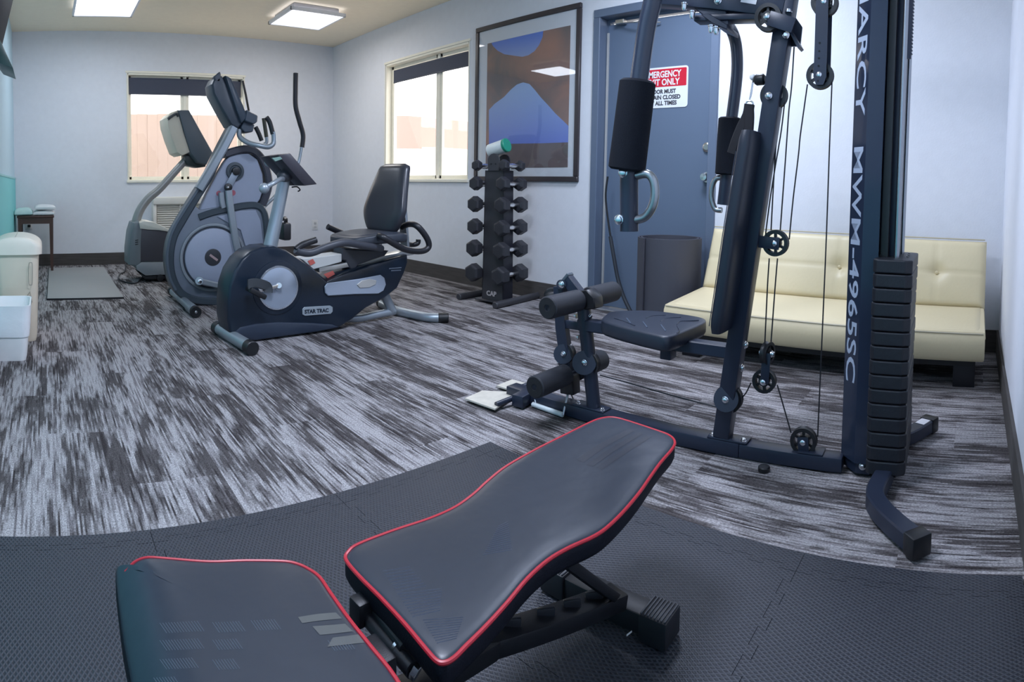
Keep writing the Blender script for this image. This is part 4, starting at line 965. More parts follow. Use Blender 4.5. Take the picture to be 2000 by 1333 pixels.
obj('disc_groove', B().revolve([(0.0, ddr - 0.006), (0.004, ddr - 0.01), (0.004, ddr - 0.03), (0, ddr - 0.032)], P(416, 503, 0.055), en, 56), mat('ellip_groove', (0.04, 0.05, 0.065), 0.4), el)
dd = obj('drive_disc', B().revolve([(0.0, ddr - 0.022), (0.016, ddr - 0.024), (0.02, ddr - 0.03), (0.022, 0.06), (0.022, 0)], P(416, 503, 0.055), en, 56), epan, el)
bd = obj('disc_badge', B().revolve([(0, 0.060), (0.004, 0.058), (0.006, 0.050), (0.006, 0)], P(416, 503, 0.077), en, 32), mat('badge_dark', (0.045, 0.047, 0.055), 0.35), dd)
obj('badge_strip', B().bar(P(410, 498, 0.085), P(425, 509, 0.085), 0.001, 0.016, up=(0, 0, 1), bev=0), mat('badge_strip', (0.42, 0.30, 0.30), 0.4), bd)
# upper crank
hc = P(459, 335, 0.04)
cn = obj('crank_housing', B().revolve([(0, 0.066), (0.012, 0.064), (0.014, 0.045), (0.008, 0.040), (0.008, 0)], hc, en, 36), edark, el)
obj('crank_hub', B().revolve([(0.005, 0.030), (0.035, 0.028), (0.038, 0.020), (0.038, 0)], hc, en, 28), plasb, el)
obj('crank_link', B().bar(P(460, 338, 0.06), P(444, 368, 0.06), 0.012, 0.05, up=(1, 0, 0.3)), mat('ellip_link', (0.30, 0.35, 0.42), 0.4, 0.2), el)
kn = obj('pivot_knob', B().revolve([(0, 0.028), (0.022, 0.026), (0.027, 0.016), (0.027, 0)], P(445, 366, 0.075), en, 24), plasb, el); bolt(P(445, 366, 0.101), en, 0.008, kn)
lar = ribbon('swing_arm', [(446, 372), (449, 400), (455, 440), (462, 480), (470, 502), (480, 512)], 0.048, 0.035, silm, 0.085)
ribbon('swing_arm', [(432, 376), (434, 395), (437, 406)], 0.040, 0.03, silm, 0.06, smooth=4)
pa = ribbon('pedal_link', [(388, 549), (410, 554), (440, 561), (470, 568), (520, 578)], 0.040, 0.04, silm, 0.12, smooth=3)
bolt(P(391, 551, 0.142), en, 0.014, pa, 0.006)
obj('link_hub', B().cyl(P(389, 549, 0.14), P(389, 549, 0.07), 0.030, seg=20, bev=0.004), silm, pa)
for i, (x, y, r) in enumerate(((427, 378, 0.018), (455, 377, 0.020))):
    obj('red_decal', B().revolve([(0, r), (0.001, r), (0.001, 0)], P(x, y, 0.0365), en, 20), mat('decal_red', (0.42, 0.12, 0.16), 0.5), el, 0)
# feet and base beam
q0, q1 = onz(334, 568, 0.04), onz(371, 600, 0.04)
q1 = V((q1.x, 3.62, 0.04)); q0 = V((q0.x + 0.005, 4.36, 0.04))
rl = obj('front_roller', B().tube([q0, q1], 0.030, 16), silm, el)
for p, q in ((q0, q1), (q1, q0)):
    d = (p - q).normalized(); w_ = obj('roller_wheel', B().revolve([(-0.025, 0.034), (0, 0.038), (0.012, 0.038), (0.018, 0.033), (0.018, 0.012), (0.014, 0)], p, d, 24), plasb, rl)
    bolt(p + d * 0.014, d, 0.009, w_)
obj('roller_collar', B().cyl(q1 + V((0, 0.16, 0)), q1 + V((0, 0.05, 0)), 0.034, seg=16), silm, rl)
obj('base_beam', B().bar(EF.w(0.05, 0, 0.045), EF.w(1.35, 0, 0.045), 0.07, 0.05), mat('cream_beam', (0.55, 0.50, 0.40), 0.5), el)
obj('rear_foot', B().bar(EF.w(1.33, 0.3, 0.035), EF.w(1.33, -0.3, 0.035), 0.06, 0.06), plasb, el)
obj('foot_rail', B().bar(P(480, 512, 0.10), P(560, 575, 0.10), 0.05, 0.04), silm, el)
for s in (0.2, -0.2): obj('foot_pedal', B().box(EF.w(0.95, s, 0.17), (0.36, 0.15, 0.04), bev=0.015), plasb, el)
# console
co = [(429, 143), (416, 151), (412.5, 164), (416, 183), (434, 215), (452, 247), (465, 254), (476, 242), (488, 232), (486, 216), (475, 160), (462, 152), (450, 150), (441, 147)]
cs = obj('console', B().prism([P(x, y, 0.10) for x, y in [(429, 145), (420, 151), (414, 164), (417, 183), (434, 215), (452, 246), (465, 252), (474, 242), (460, 205), (447, 170), (436, 148)]], -en * 0.20, 0.025, 3), mat('ellip_console', (0.045, 0.060, 0.082), 0.4), el, 30)
obj('console_screen', B().prism([P(x, y, 0.13) for x, y in [(440, 146), (452, 152), (476, 206), (484, 228), (472, 242), (462, 215), (450, 178)]], -en * 0.24, 0.014, 2), mat('ellip_console_front', (0.040, 0.058, 0.085), 0.35), cs, 30)
obj('console_ear', B().prism([P(x, y, 0.10) for x, y in [(417, 150), (426, 143), (430, 139), (432, 146), (430, 160), (422, 160)]], -en * 0.05, 0.006, 1), mat('ellip_console', (0.065, 0.085, 0.105), 0.4), cs)
obj('side_bar', B().rtube([P(474, 158, 0.02), P(480, 185, 0.02), P(486, 217, 0.02)], 0.012, 0.022, up=en), mat('brown_black', (0.03, 0.025, 0.022), 0.4), cs)
obj('console_tray', B().prism([P(x, y, 0.13) for x, y in [(482, 214), (504, 226), (503, 238), (496, 243), (478, 236)]], -en * 0.2, 0.006, 1).prism([P(x, y, 0.09) for x, y in [(476, 236), (498, 244), (494, 258), (478, 259), (470, 250)]], -en * 0.14, 0.006, 1), mat('ellip_console_front', (0.040, 0.058, 0.085), 0.35), cs)
fh = obj('fixed_handle', B().tube([P(467, 254, 0.06), P(469, 268, 0.08), P(485, 279, 0.12), P(505, 284, 0.16), P(524, 287, 0.18), P(534, 280, 0.18), P(535, 266, 0.18), P(533, 258, 0.18)], 0.018, 12, smooth=6), silm, el)
obj('hand_grip', B().tube([P(533, 262, 0.18), P(527, 240, 0.18), P(520, 229, 0.18)], 0.017, 10, smooth=4), blk_t, fh)
fh = obj('fixed_handle', B().tube([P(500, 284, -0.14), P(516, 282, -0.16), P(521, 276, -0.16), P(520.5, 266, -0.16)], 0.014, 10, smooth=6), silm, el)
obj('hand_grip', B().tube([P(520.5, 268, -0.16), P(515, 231, -0.16)], 0.015, 10), mat('grip_olive', (0.05, 0.05, 0.035), 0.5), fh)
ha = obj('moving_arm', B().tube([P(499, 248, 0.02), P(506, 262, 0.02), P(511, 275, 0.02)], 0.016, 10, smooth=4), blk_t, el)
mvh = obj('moving_arm', B().tube([P(590, 284, -0.24), P(580, 325, -0.24), P(546, 374, -0.22), P(515, 405, -0.18), P(490, 440, -0.12)], 0.015, 12, smooth=5), silm, el)
obj('hand_grip', B().tube([P(590, 288, -0.24), P(592, 264, -0.24), P(585, 238, -0.24), P(577.5, 208, -0.24), P(577, 175, -0.24), P(577.5, 143, -0.24)], 0.0195, 12, smooth=5), mat('grip_black', (0.022, 0.022, 0.03), 0.5), mvh)

# ------------------------------------------------------------------ climber standing behind
CF = Fr((0.75, 5.2), (2.0, 5.2))
cl = thing('stair_climber', 'pale backed climber machine with grey bent neck tube behind the elliptical', 'exercise machine', CF.w(0.4, 0, 0))
P = CF.at; cnn = CF.n
cgrey = mat('climber_grey', (0.17, 0.20, 0.22), 0.42); cdark = mat('climber_dark', (0.055, 0.062, 0.070), 0.42); ccream = mat('climber_cream', (0.72, 0.65, 0.52), 0.45)
def prism2(name, pts, off, dep, m, bev=0.01, parent=cl): return obj(name, B().prism([P(x, y, off) for x, y in pts], -cnn * dep, bev, 2), m, parent, 30)
obj('neck_tube', B().tube([P(372, 303, 0), P(345, 332, 0), P(312, 369, 0), P(290, 388, 0), P(273, 412, 0), P(264, 440, 0), P(258, 475, 0), P(256, 500, 0)], lambda f: 0.032 + 0.012 * f, 14, smooth=5), mat('climber_tube', (0.34, 0.34, 0.33), 0.38, 0.3), cl)
prism2('console_back', [(326, 229), (333, 220), (347, 215), (352, 225), (358, 255), (368, 285), (372, 297), (356, 304), (346, 298), (336, 272), (328, 246)], 0.17, 0.34, ccream, 0.012)
cn2 = prism2('console', [(347, 215), (370, 215), (392, 255), (416, 298), (404, 322), (388, 318), (372, 298), (360, 260), (352, 232)], 0.19, 0.38, mat('climber_console', (0.080, 0.10, 0.12), 0.42), 0.015)
obj('carry_handle', B().tube([P(328, 233, 0.175), P(334, 228, 0.18), P(345, 222, 0.18), P(348, 228, 0.175)], 0.012, 8, smooth=4), cdark, cn2)
prism2('console_socket', [(362, 302), (380, 305), (402, 318), (402, 326), (388, 328), (368, 324), (362, 314)], 0.08, 0.16, mat('climber_socket', (0.03, 0.045, 0.045), 0.4), 0.008)
prism2('side_column', [(262, 436), (272, 432), (278, 448), (276, 480), (276, 512), (272, 522), (252, 518), (252, 490), (256, 455)], 0.16, 0.32, cgrey, 0.02)
prism2('body_shroud', [(272, 440), (300, 443), (326, 449), (345, 460), (345, 512), (274, 512)], 0.15, 0.30, mat('climber_shroud', (0.065, 0.062, 0.075), 0.42), 0.01)
prism2('top_cap', [(272, 436), (282, 432), (300, 434), (318, 442), (334, 450), (334, 454), (310, 450), (290, 449), (274, 447)], 0.17, 0.34, mat('climber_cap', (0.72, 0.70, 0.62), 0.35), 0.006)
prism2('base_box', [(276, 513), (340, 512), (340, 536), (284, 539), (268, 528), (266, 520)], 0.17, 0.34, mat('climber_base', (0.26, 0.28, 0.30), 0.5), 0.006)
prism2('base_skid', [(270, 532), (284, 540), (340, 538), (340, 545), (285, 547)], 0.15, 0.30, plasb, 0.004)
w_ = obj('wheel', B().revolve([(-0.02, 0.03), (0.01, 0.03), (0.012, 0.02), (0.012, 0)], P(313, 543, 0.17), cnn, 18), plasb, cl)
for k in range(3): obj('vent_slot', B().bar(P(264, 470 + k * 4, 0.162), P(270, 469 + k * 4, 0.162), 0.002, 0.008), plasb, cl)
obj('step_arm', B().bar(CF.w(0.55, 0.1, 0.2), CF.w(1.2, 0.1, 0.3), 0.05, 0.05).bar(CF.w(0.55, -0.1, 0.2), CF.w(1.2, -0.1, 0.3), 0.05, 0.05), silm, cl)
pc = obj('power_cord', B().tube([onz(268, 532, 0.01) + V((0, -0.3, 0)), V((0.78, 5.0, 0.006)), V((0.70, 5.05, 0.006)), V((0.66, 5.25, 0.006)), V((0.70, 5.5, 0.01)), V((0.78, 5.7, 0.02)), V((0.85, 6.2, 0.12))], 0.006, 8, smooth=5), cablem)
tag(pc, 'black power cord looping on the carpet beside the grey floor mat', 'cord')
# ------------------------------------------------------------------ futon sofa
cr_v = mat('cream_vinyl', (0.72, 0.62, 0.40), 0.42, bump=0.2, bscale=60, spec=0.45, var=0.03, vscale=5)
sf = thing('futon_sofa', 'cream vinyl futon sofa with tufted back along the long wall', 'sofa', (2.9, 0.71, 0))
SY0, SY1 = -0.068, 1.49
def cushion(name, p0, pu, pv, thick, nrm, tufts, m, parent, nu=60, nv=24, puff=0.018, creases=()):
    """puffy slab: corner p0, edge vectors pu, pv; outer face offset along nrm; closed mesh"""
    p0, pu, pv, nrm = V(p0), V(pu), V(pv), V(nrm).normalized(); b = B()
    Lu, Lv = pu.length, pv.length
    def h(u, v):
        e = min(u * Lu, (1 - u) * Lu, v * Lv, (1 - v) * Lv); r = 0.03
        d = puff * (1 - math.exp(-e / 0.05)) - (0.0 if e > r else (r - math.sqrt(max(0, r * r - (r - e) ** 2))) * 0.8)
        for (tu, tv, s, lu, lv) in tufts:
            du, dv = (u - tu) * Lu, (v - tv) * Lv
            d -= s * math.exp(-(du * du + dv * dv) / 0.0018) + lu * math.exp(-(du * du) / 0.00010) + lv * math.exp(-(dv * dv) / 0.00010)
        return d
    G = [[b.m.verts.new(p0 + pu * (i / nu) + pv * (j / nv) + nrm * h(i / nu, j / nv)) for j in range(nv + 1)] for i in range(nu + 1)]
    K = [[b.m.verts.new(p0 + pu * (i / nu) + pv * (j / nv) - nrm * thick) if (i in (0, nu) or j in (0, nv)) else None for j in range(nv + 1)] for i in range(nu + 1)]
    for i in range(nu):
        for j in range(nv): b.m.faces.new((G[i][j], G[i + 1][j], G[i + 1][j + 1], G[i][j + 1]))
    for i in range(nu):
        b.m.faces.new((G[i][0], G[i + 1][0], K[i + 1][0], K[i][0])); b.m.faces.new((G[i][nv], G[i + 1][nv], K[i + 1][nv], K[i][nv]))
    for j in range(nv):
        b.m.faces.new((G[0][j], G[0][j + 1], K[0][j + 1], K[0][j])); b.m.faces.new((G[nu][j], G[nu][j + 1], K[nu][j + 1], K[nu][j]))
    per = [K[i][0] for i in range(nu)] + [K[nu][j] for j in range(nv)] + [K[i][nv] for i in range(nu, 0, -1)] + [K[0][j] for j in range(nv, 0, -1)]
    b.m.faces.new(per)
    return obj(name, b, m, parent, 50)
LY = SY1 - SY0
tf = [(f, 0.50, 0.028, 0.004, 0.0) for f in (0.165, 0.5, 0.835)] + [(0.5, 0.5, 0, 0, 0.005)]
bkc = cushion('back_cushion', (3.015, SY0, 0.30), (0, LY, 0), (0.135, 0, 0.338), 0.055, (-0.93, 0, 0.37), tf, cr_v, sf, 90, 30, 0.010)
for f in (0.165, 0.5, 0.835): obj('tuft_button', B().ball(V((3.015, SY0 + LY * f, 0.30)) + V((0.135, 0, 0.338)) * 0.5 + V((-0.93, 0, 0.37)) * -0.014, 0.010, (0.5, 1, 1)), cr_v, bkc)
stc = cushion('seat_cushion', (2.60, SY0, 0.262), (0, LY, 0), (0.43, 0, 0.042), 0.02, (-0.09, 0, 1), [(0.5, 0.5, 0.0, 0.0, 0.0)], cr_v, sf, 60, 20, 0.012)
fr_ = B(); 
prof = [(2.615, 0.135), (2.60, 0.15), (2.585, 0.20), (2.59, 0.245), (2.605, 0.268), (2.65, 0.272), (3.02, 0.30), (3.02, 0.16), (2.66, 0.135)]
fr_.prism([(x, SY0 + 0.002, z) for x, z in prof], (0, LY - 0.004, 0), 0.008, 2)
obj('seat_front', fr_, cr_v, sf, 40)
for x_, z_ in ((2.598, 0.262), (3.16, 0.640)): obj('piping', B().tube([(x_, SY0 + 0.01, z_), (x_, SY1 - 0.01, z_)], 0.0037, 8), mat('cream_piping', (0.50, 0.45, 0.33), 0.45), sf)
obj('under_frame', B().box((2.88, (SY0 + SY1) / 2, 0.115), (0.42, LY - 0.1, 0.035)), plasb, sf)
legm = mat('sofa_leg_black', (0.012, 0.013, 0.018), 0.4)
for y in (SY0 + 0.09, SY1 - 0.12):
    obj('leg', B().box((2.70, y, 0.065), (0.05, 0.10, 0.13), bev=0.004), legm, sf); obj('leg', B().box((3.05, y, 0.065), (0.05, 0.10, 0.13), bev=0.004), legm, sf)
for y in (0, 1.3): obj('back_frame', B().prism([(3.05, y, 0.14), (3.09, y, 0.14), (3.18, y, 0.5), (3.16, y, 0.5)], (0, 0.04, 0)), plasb, sf)

# rolled foam mat standing before the door
rm_ = B(); ctr = V((3.085, 1.735)); tl = 0.010; zt3 = 0.565
spi = []
n = 150
for i in range(n + 1):
    t = 2 * math.pi * 1.95 * i / n; r = 0.198 - 0.017 * t / (2 * math.pi) 
    spi.append((ctr.x + r * math.cos(-t + 2.75), ctr.y + r * math.sin(-t + 2.75), r))
ring0 = []
for x, y, r in spi:
    d = V((x - ctr.x, y - ctr.y, 0)).normalized()
    o_ = V((x, y, 0)); i_ = o_ - d * tl
    ring0.append([rm_.m.verts.new((o_.x, o_.y, 0)), rm_.m.verts.new((i_.x, i_.y, 0)), rm_.m.verts.new((i_.x, i_.y, zt3)), rm_.m.verts.new((o_.x, o_.y, zt3))])
for a, b_ in zip(ring0, ring0[1:]):
    for j in range(4): rm_.m.faces.new((a[j], a[(j + 1) % 4], b_[(j + 1) % 4], b_[j]))
rm_.m.faces.new(ring0[0]); rm_.m.faces.new(ring0[-1][::-1])
tag(obj('rolled_mat', rm_, mat('dark_grey_mat', (0.060, 0.062, 0.080), 0.6, bump=0.2, bscale=200), smooth=50), 'dark grey rolled exercise mat standing upright in front of the door', 'mat')
# bow shaped bar leaning on the door frame
bb2 = thing('resistance_bar', 'thin curved black resistance bar leaning in front of the door frame', 'exercise bar', (3.22, 2.36, 0))
BX = lambda x, y, X=3.22: onx(x, y, X)
obj('bar_rod', B().tube([BX(1187, 345), BX(1183, 385), BX(1189, 440), BX(1199, 500)], 0.007, 10, smooth=6), plasb, bb2)
obj('bar_sleeve', B().tube([BX(1192, 462), BX(1200, 508), BX(1207, 545), BX(1218, 580), BX(1233, 612)], 0.013, 12, smooth=6), mat('sleeve_dark', (0.03, 0.035, 0.045), 0.45), bb2)
obj('rod_end', B().cyl(BX(1233, 612), V((BX(1240, 622).x, BX(1240, 622).y, 0.0)), 0.009, seg=10), plasb, bb2)

# ------------------------------------------------------------------ foam puzzle mat with border strips
def foam_mat_mat():
    m, t, b = new_mat('puzzle_foam'); b.inputs['Roughness'].default_value = 0.48; b.inputs['Specular IOR Level'].default_value = 0.45
    tc = N(t, 'ShaderNodeTexCoord'); s = N(t, 'ShaderNodeSeparateXYZ'); t.links.new(tc.outputs['Object'], s.inputs[0])
    P_ = 0.0095
    def wave(v, o): return math_(t, 'SINE', math_(t, 'ADD', v, o))
    x = math_(t, 'MULTIPLY', s.outputs[0], 2 * math.pi / P_); y = math_(t, 'MULTIPLY', s.outputs[1], 2 * math.pi / (P_ * 1.7))
    a = wave(math_(t, 'ADD', x, y), 0.0); c = wave(math_(t, 'SUBTRACT', x, y), 0.0)
    h = math_(t, 'MAXIMUM', a, c)
    mr = N(t, 'ShaderNodeMapRange'); mr.inputs['From Min'].default_value = -0.3; mr.inputs['From Max'].default_value = 0.9; t.links.new(h, mr.inputs['Value'])
    mx = N(t, 'ShaderNodeMix', data_type='RGBA'); mx.inputs['A'].default_value = (0.015, 0.018, 0.026, 1); mx.inputs['B'].default_value = (0.046, 0.050, 0.064, 1)
    t.links.new(mr.outputs[0], mx.inputs['Factor']); t.links.new(mx.outputs['Result'], b.inputs['Base Color'])
    bp = N(t, 'ShaderNodeBump'); bp.inputs['Strength'].default_value = 0.6; bp.inputs['Distance'].default_value = 0.0015
    t.links.new(mr.outputs[0], bp.inputs['Height']); t.links.new(bp.outputs[0], b.inputs['Normal'])
    return m
PFM = foam_mat_mat()
fmt = thing('foam_floor_mat', 'black interlocking foam tile floor mat in the front corner under the bench', 'mat', (0.5, 0.6, 0))
MT = 0.010
def edge(a0, a1, b_, teeth, amp, phase, jig):
    """points along an edge from a0 to a1 at cross position b_, with puzzle teeth"""
    if not teeth: return [(a0, b_), (a1, b_)]
    pts = [(a0, b_)]; L = (a1 - a0) / (2 * jig + 1)
    for k in range(jig):
        s = a0 + L * (2 * k + 1)
        sgn = amp * (1 if (k + phase) % 2 == 0 else 1)
        pts += [(s, b_), (s - L * 0.18, b_ + sgn), (s + L * 1.18, b_ + sgn), (s + L, b_)]
    pts.append((a1, b_)); return pts
xs = [-0.272, 0.243, 0.744, 1.245]; ys = [-0.140, 0.360, 0.860, 1.335]
XE, YE = 1.318, 1.388
AMP = 0.018; gp = 0.0006
def tile(x0, x1, y0, y1, tb, tr, tt_, tl_):
    # every shared edge: the teeth of the tile on the low side stick out to the high side
    pts = []
    pts += [(x, y) for x, y in edge(x0 + gp, x1 - gp, y0 + gp, tb, AMP, 0, 6)]
    pts += [(y, x) for x, y in edge(y0 + gp, y1 - gp, x1 - gp, tr, AMP, 0, 6)]
    pts += [(x, y) for x, y in edge(x0 + gp, x1 - gp, y1 - gp, tt_, AMP, 0, 6)][::-1]
    pts += [(y, x) for x, y in edge(y0 + gp, y1 - gp, x0 + gp, tl_, AMP, 0, 6)][::-1]
    out = []
    for p in pts:
        if not out or (V(p) - V(out[-1])).length > 1e-5: out.append(p)
    if (V(out[0]) - V(out[-1])).length < 1e-5: out.pop()
    return B().prism([(x, y, 0.0) for x, y in out], (0, 0, MT))
for i in range(3):
    for j in range(3):
        obj('foam_tile', tile(xs[i], xs[i + 1], ys[j], ys[j + 1], j > 0, True, True, i > 0), PFM, fmt, 0)
def strip(along, i):
    if along == 'X':
        e = edge(xs[i] + gp, xs[i + 1] - gp, ys[3] + gp, True, AMP, 0, 6); poly = e + [(xs[i + 1] - gp, YE), (xs[i] + gp, YE)]
    else:
        e = [(y, x) for x, y in edge(ys[i] + gp, ys[i + 1] - gp, xs[3] + gp, True, AMP, 0, 6)]; poly = e + [(XE, ys[i + 1] - gp), (XE, ys[i] + gp)]
    return B().prism([(x, y, 0.0) for x, y in poly], (0, 0, MT))
for i in range(3):
    obj('border_strip', strip('X', i), PFM, fmt, 0); obj('border_strip', strip('Y', i), PFM, fmt, 0)
obj('corner_piece', B().prism([(xs[3] + gp, ys[3] + gp, 0), (XE, ys[3] + gp, 0), (XE, YE, 0), (xs[3] + gp, YE, 0)], (0, 0, MT)), PFM, fmt, 0)

# ------------------------------------------------------------------ workout bench
bn_ = thing('workout_bench', 'adjustable black workout bench with red piping in the foreground', 'workout bench', (0.6, 0.65, MT))
bv = mat('bench_vinyl', (0.021, 0.028, 0.043), 0.36, bump=0.9, bscale=11, spec=0.5, var=0.15, vscale=5)
bsd = mat('bench_side_vinyl', (0.010, 0.011, 0.018), 0.55, bump=0.3, bscale=400, spec=0.2)
redp = mat('red_piping', (0.50, 0.018, 0.035), 0.35)
bfrm = mat('bench_steel', (0.012, 0.013, 0.017), 0.42, bump=0.15, bscale=600)
Z0, SL = 0.292, 0.062
def bz(x, y=0): return Z0 + (x - 0.42) * SL
def onpad(x, y, d=0.0):
    z = Z0
    for _ in range(12): p = onz(x, y, z); z = bz(p.x) + d
    return onz(x, y, z)
bo = [(676, 1096), (680, 1080), (702, 1064), (770, 1038), (842, 1014), (890, 992), (926, 966), (952, 942), (990, 912), (1050, 878), (1110, 848), (1150, 828), (1174, 819), (1198, 817), (1230, 825), (1290, 845), (1310, 854), (1318, 865), (1313, 878), (1290, 905), (1270, 933), (1250, 962), (1222, 996), (1190, 1028), (1162, 1048), (1110, 1072), (1070, 1096), (1030, 1132), (990, 1180), (950, 1224), (910, 1264), (888, 1286), (870, 1296), (853, 1293), (830, 1268), (790, 1220), (742, 1168), (702, 1128)]
bo3 = [onpad(*p) for p in bo]
ax0 = (bo3[0] + bo3[32]) / 2; ax1 = (bo3[13] + bo3[17]) / 2
axx = ((ax0.x + 0.10, ax0.y), (ax1.x - 0.08, ax1.y))
from mathutils.bvhtree import BVHTree
BVH = {}
def onskin(name, x, y, d=0.0):
    r = ray(x, y).normalized(); h = BVH[name].ray_cast(V((0, 0, EYE)), r)
    return (h[0] - r * d) if h[0] else None
def draped(oname, pname, segs, r, m, parent, k=5):
    b = B()
    for sgm in segs:
        P_ = spline([V((q[0], q[1], 0)) for q in sgm], k) if len(sgm) > 2 else [V((sgm[0][0] + (sgm[1][0] - sgm[0][0]) * i / 3, sgm[0][1] + (sgm[1][1] - sgm[0][1]) * i / 3, 0)) for i in range(4)]
        Q = [q for q in (onskin(pname, v.x, v.y, 0.0) for v in P_) if q]
        if len(Q) > 1: b.tube(Q, r, 5)
    o = obj(oname, b, m, parent, 40); o['kind'] = 'stuff'; return o
def draped_band(oname, pname, c0, c1, m, parent, n=16):
    """thin print between two pixel curves laid on the skin"""
    A_ = spline([V((*q, 0)) for q in c0], 6); Z_ = spline([V((*q, 0)) for q in c1], 6); b = B(); rows = []
    for i in range(n + 1):
        f = i / n * (len(A_) - 1); k = min(int(f), len(A_) - 2); a = A_[k].lerp(A_[k + 1], f - k); f = i / n * (len(Z_) - 1); k = min(int(f), len(Z_) - 2); z = Z_[k].lerp(Z_[k + 1], f - k)
        pts = [onskin(pname, a.x + (z.x - a.x) * j / 3, a.y + (z.y - a.y) * j / 3, 0.0006) for j in range(4)]
        if all(pts): rows.append([b.m.verts.new(q) for q in pts])
    for r0, r1 in zip(rows, rows[1:]):
        for j in range(3): b.m.faces.new((r0[j], r0[j + 1], r1[j + 1], r1[j]))
    return obj(oname, b, m, parent, 60)
def bench_pad(name, pts, zf, axis, parent, pipe_range=None, drop=None):
    C0 = [(p.x, p.y) for p in pts]
    o, seam = pad(name, C0, zf, 0.034, bsd, parent, crown=0.0005, round_=0.002, under=0.010, axis=axis, smooth_k=4)
    # upholstered top, its own colour, slightly crowned
    O = spline([V((p[0], p[1], 0)) for p in C0], 4, True); a, b_ = V((*axis[0], 0)), V((*axis[1], 0)); ab = b_ - a
    C = [a + ab * max(0, min(1, (p - a).dot(ab) / ab.length_squared)) for p in O]; bb = B(); rings = []
    for s, dz in ((1.0, -0.002), (0.995, 0.0005), (0.975, 0.0022), (0.94, 0.0034), (0.85, 0.0046), (0.65, 0.0056), (0.4, 0.0062), (0.15, 0.0064), (0.0, 0.0065)):
        rings.append([bb.m.verts.new(((c + (p - c) * s).x, (c + (p - c) * s).y, zf((c + (p - c) * s).x, (c + (p - c) * s).y) + dz)) for p, c in zip(O, C)])
    for r0, r1 in zip(rings, rings[1:]):
        for j in range(len(r0)): bb.m.faces.new((r0[j], r0[(j + 1) % len(r0)], r1[(j + 1) % len(r0)], r1[j]))
    bmesh.ops.remove_doubles(bb.m, verts=bb.m.verts, dist=0.0003)
    bmesh.ops.recalc_face_normals(bb.m, faces=bb.m.faces)
    BVH[name] = BVHTree.FromBMesh(bb.m)
    obj('pad_top', bb, bv, o, 60)
    sm = [V((p.x, p.y, zf(p.x, p.y) + 0.0005)) for p in O]
    if pipe_range: 
        k0, k1 = pipe_range; sm = sm[k0 * 4:k1 * 4]; obj('red_piping', B().tube(sm, 0.0030, 8), redp, o)
    else: obj('red_piping', B().tube(sm, 0.0030, 8, closed=True), redp, o)
    return o
bp_ = bench_pad('back_pad', bo3, lambda x, y: bz(x), axx, bn_)
# embossed hatch patches and stripes on the back pad
hat = mat('hatch_print', (0.050, 0.064, 0.100), 0.30); hdk = mat('stripe_print', (0.016, 0.020, 0.032), 0.45)
sg_ = []
for k in range(17): sg_.append(((748 + k * 3.6, 1116 + k * 5.6), (800 + k * 4.6 if k < 8 else 866 - k * 0.4, 1108 + k * 5.3)))
for k in range(14): sg_.append(((944 + k * 2.2, 1084 - k * 4.2), (1000 - k * 0.6, 1074 - k * 4.2)))
for k in range(10): sg_.append(((826 + k * 3.0, 1212 + k * 5.0), (905 - k * 1.5, 1206 + k * 4.6)))
draped('hatch_lines', 'back_pad', sg_, 0.0006, hat, bp_)
for c0, c1 in (([(1126, 898), (1170, 868), (1228, 838)], [(1140, 904), (1184, 873), (1240, 842)]), ([(1146, 908), (1192, 876), (1246, 845)], [(1158, 912), (1202, 881), (1256, 848)]), ([(1164, 914), (1208, 884), (1262, 851)], [(1176, 918), (1220, 888), (1272, 854)])):
    draped_band('dark_stripe', 'back_pad', c0, c1, hdk, bp_)
# seat pad, reaching out of the frame
SZ = 0.300
def sz(x, y): 
    return SZ - 0.030 * max(0.0, (0.150 - x) / 0.055) ** 2 if x > 0.02 else SZ - 0.15
so_px = [(233, 1112), (245, 1098), (262, 1092), (290, 1091), (340, 1095), (410, 1100), (480, 1098), (550, 1099), (580, 1104), (604, 1115), (625, 1131), (646, 1162), (683, 1214), (725, 1267), (774, 1330)]
so3 = [onz(x, y, SZ) for x, y in so_px]
so3[0] = onz(226, 1120, SZ - 0.03); 
so3 += [V((0.345, 0.44, 0)), V((0.325, 0.395, 0)), V((0.27, 0.372, 0)), V((0.16, 0.375, 0)), V((0.115, 0.39, 0)), V((0.098, 0.43, 0)), V((0.092, 0.55, 0)), V((0.092, 0.68, 0)), V((0.092, 0.745, 0))]
sp2 = bench_pad('seat_pad', so3, sz, ((0.22, 0.48), (0.22, 0.70)), bn_, pipe_range=(1, 15))
sg_ = []
for (xa, ya, n_l) in ((312, 1218, 14), (415, 1217, 10), (490, 1213, 9), (312, 1252, 14), (415, 1251, 9), (312, 1289, 12), (415, 1290, 8), (300, 1325, 8), (640, 1252, 8)):
    for k in range(n_l): sg_.append(((xa + k * 5.6, ya - k * 0.3), (xa + k * 5.6 + 14, ya + 20 - k * 0.3)))
draped('hatch_lines', 'seat_pad', sg_, 0.00045, mat('hatch_pale', (0.085, 0.098, 0.13), 0.35), sp2)
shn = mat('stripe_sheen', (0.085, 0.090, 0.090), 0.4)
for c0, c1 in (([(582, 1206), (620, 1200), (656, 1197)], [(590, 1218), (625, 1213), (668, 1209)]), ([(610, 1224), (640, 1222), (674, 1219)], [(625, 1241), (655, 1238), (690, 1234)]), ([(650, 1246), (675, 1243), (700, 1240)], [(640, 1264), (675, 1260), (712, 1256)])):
    draped_band('stripe_band', 'seat_pad', c0, c1, shn, sp2)
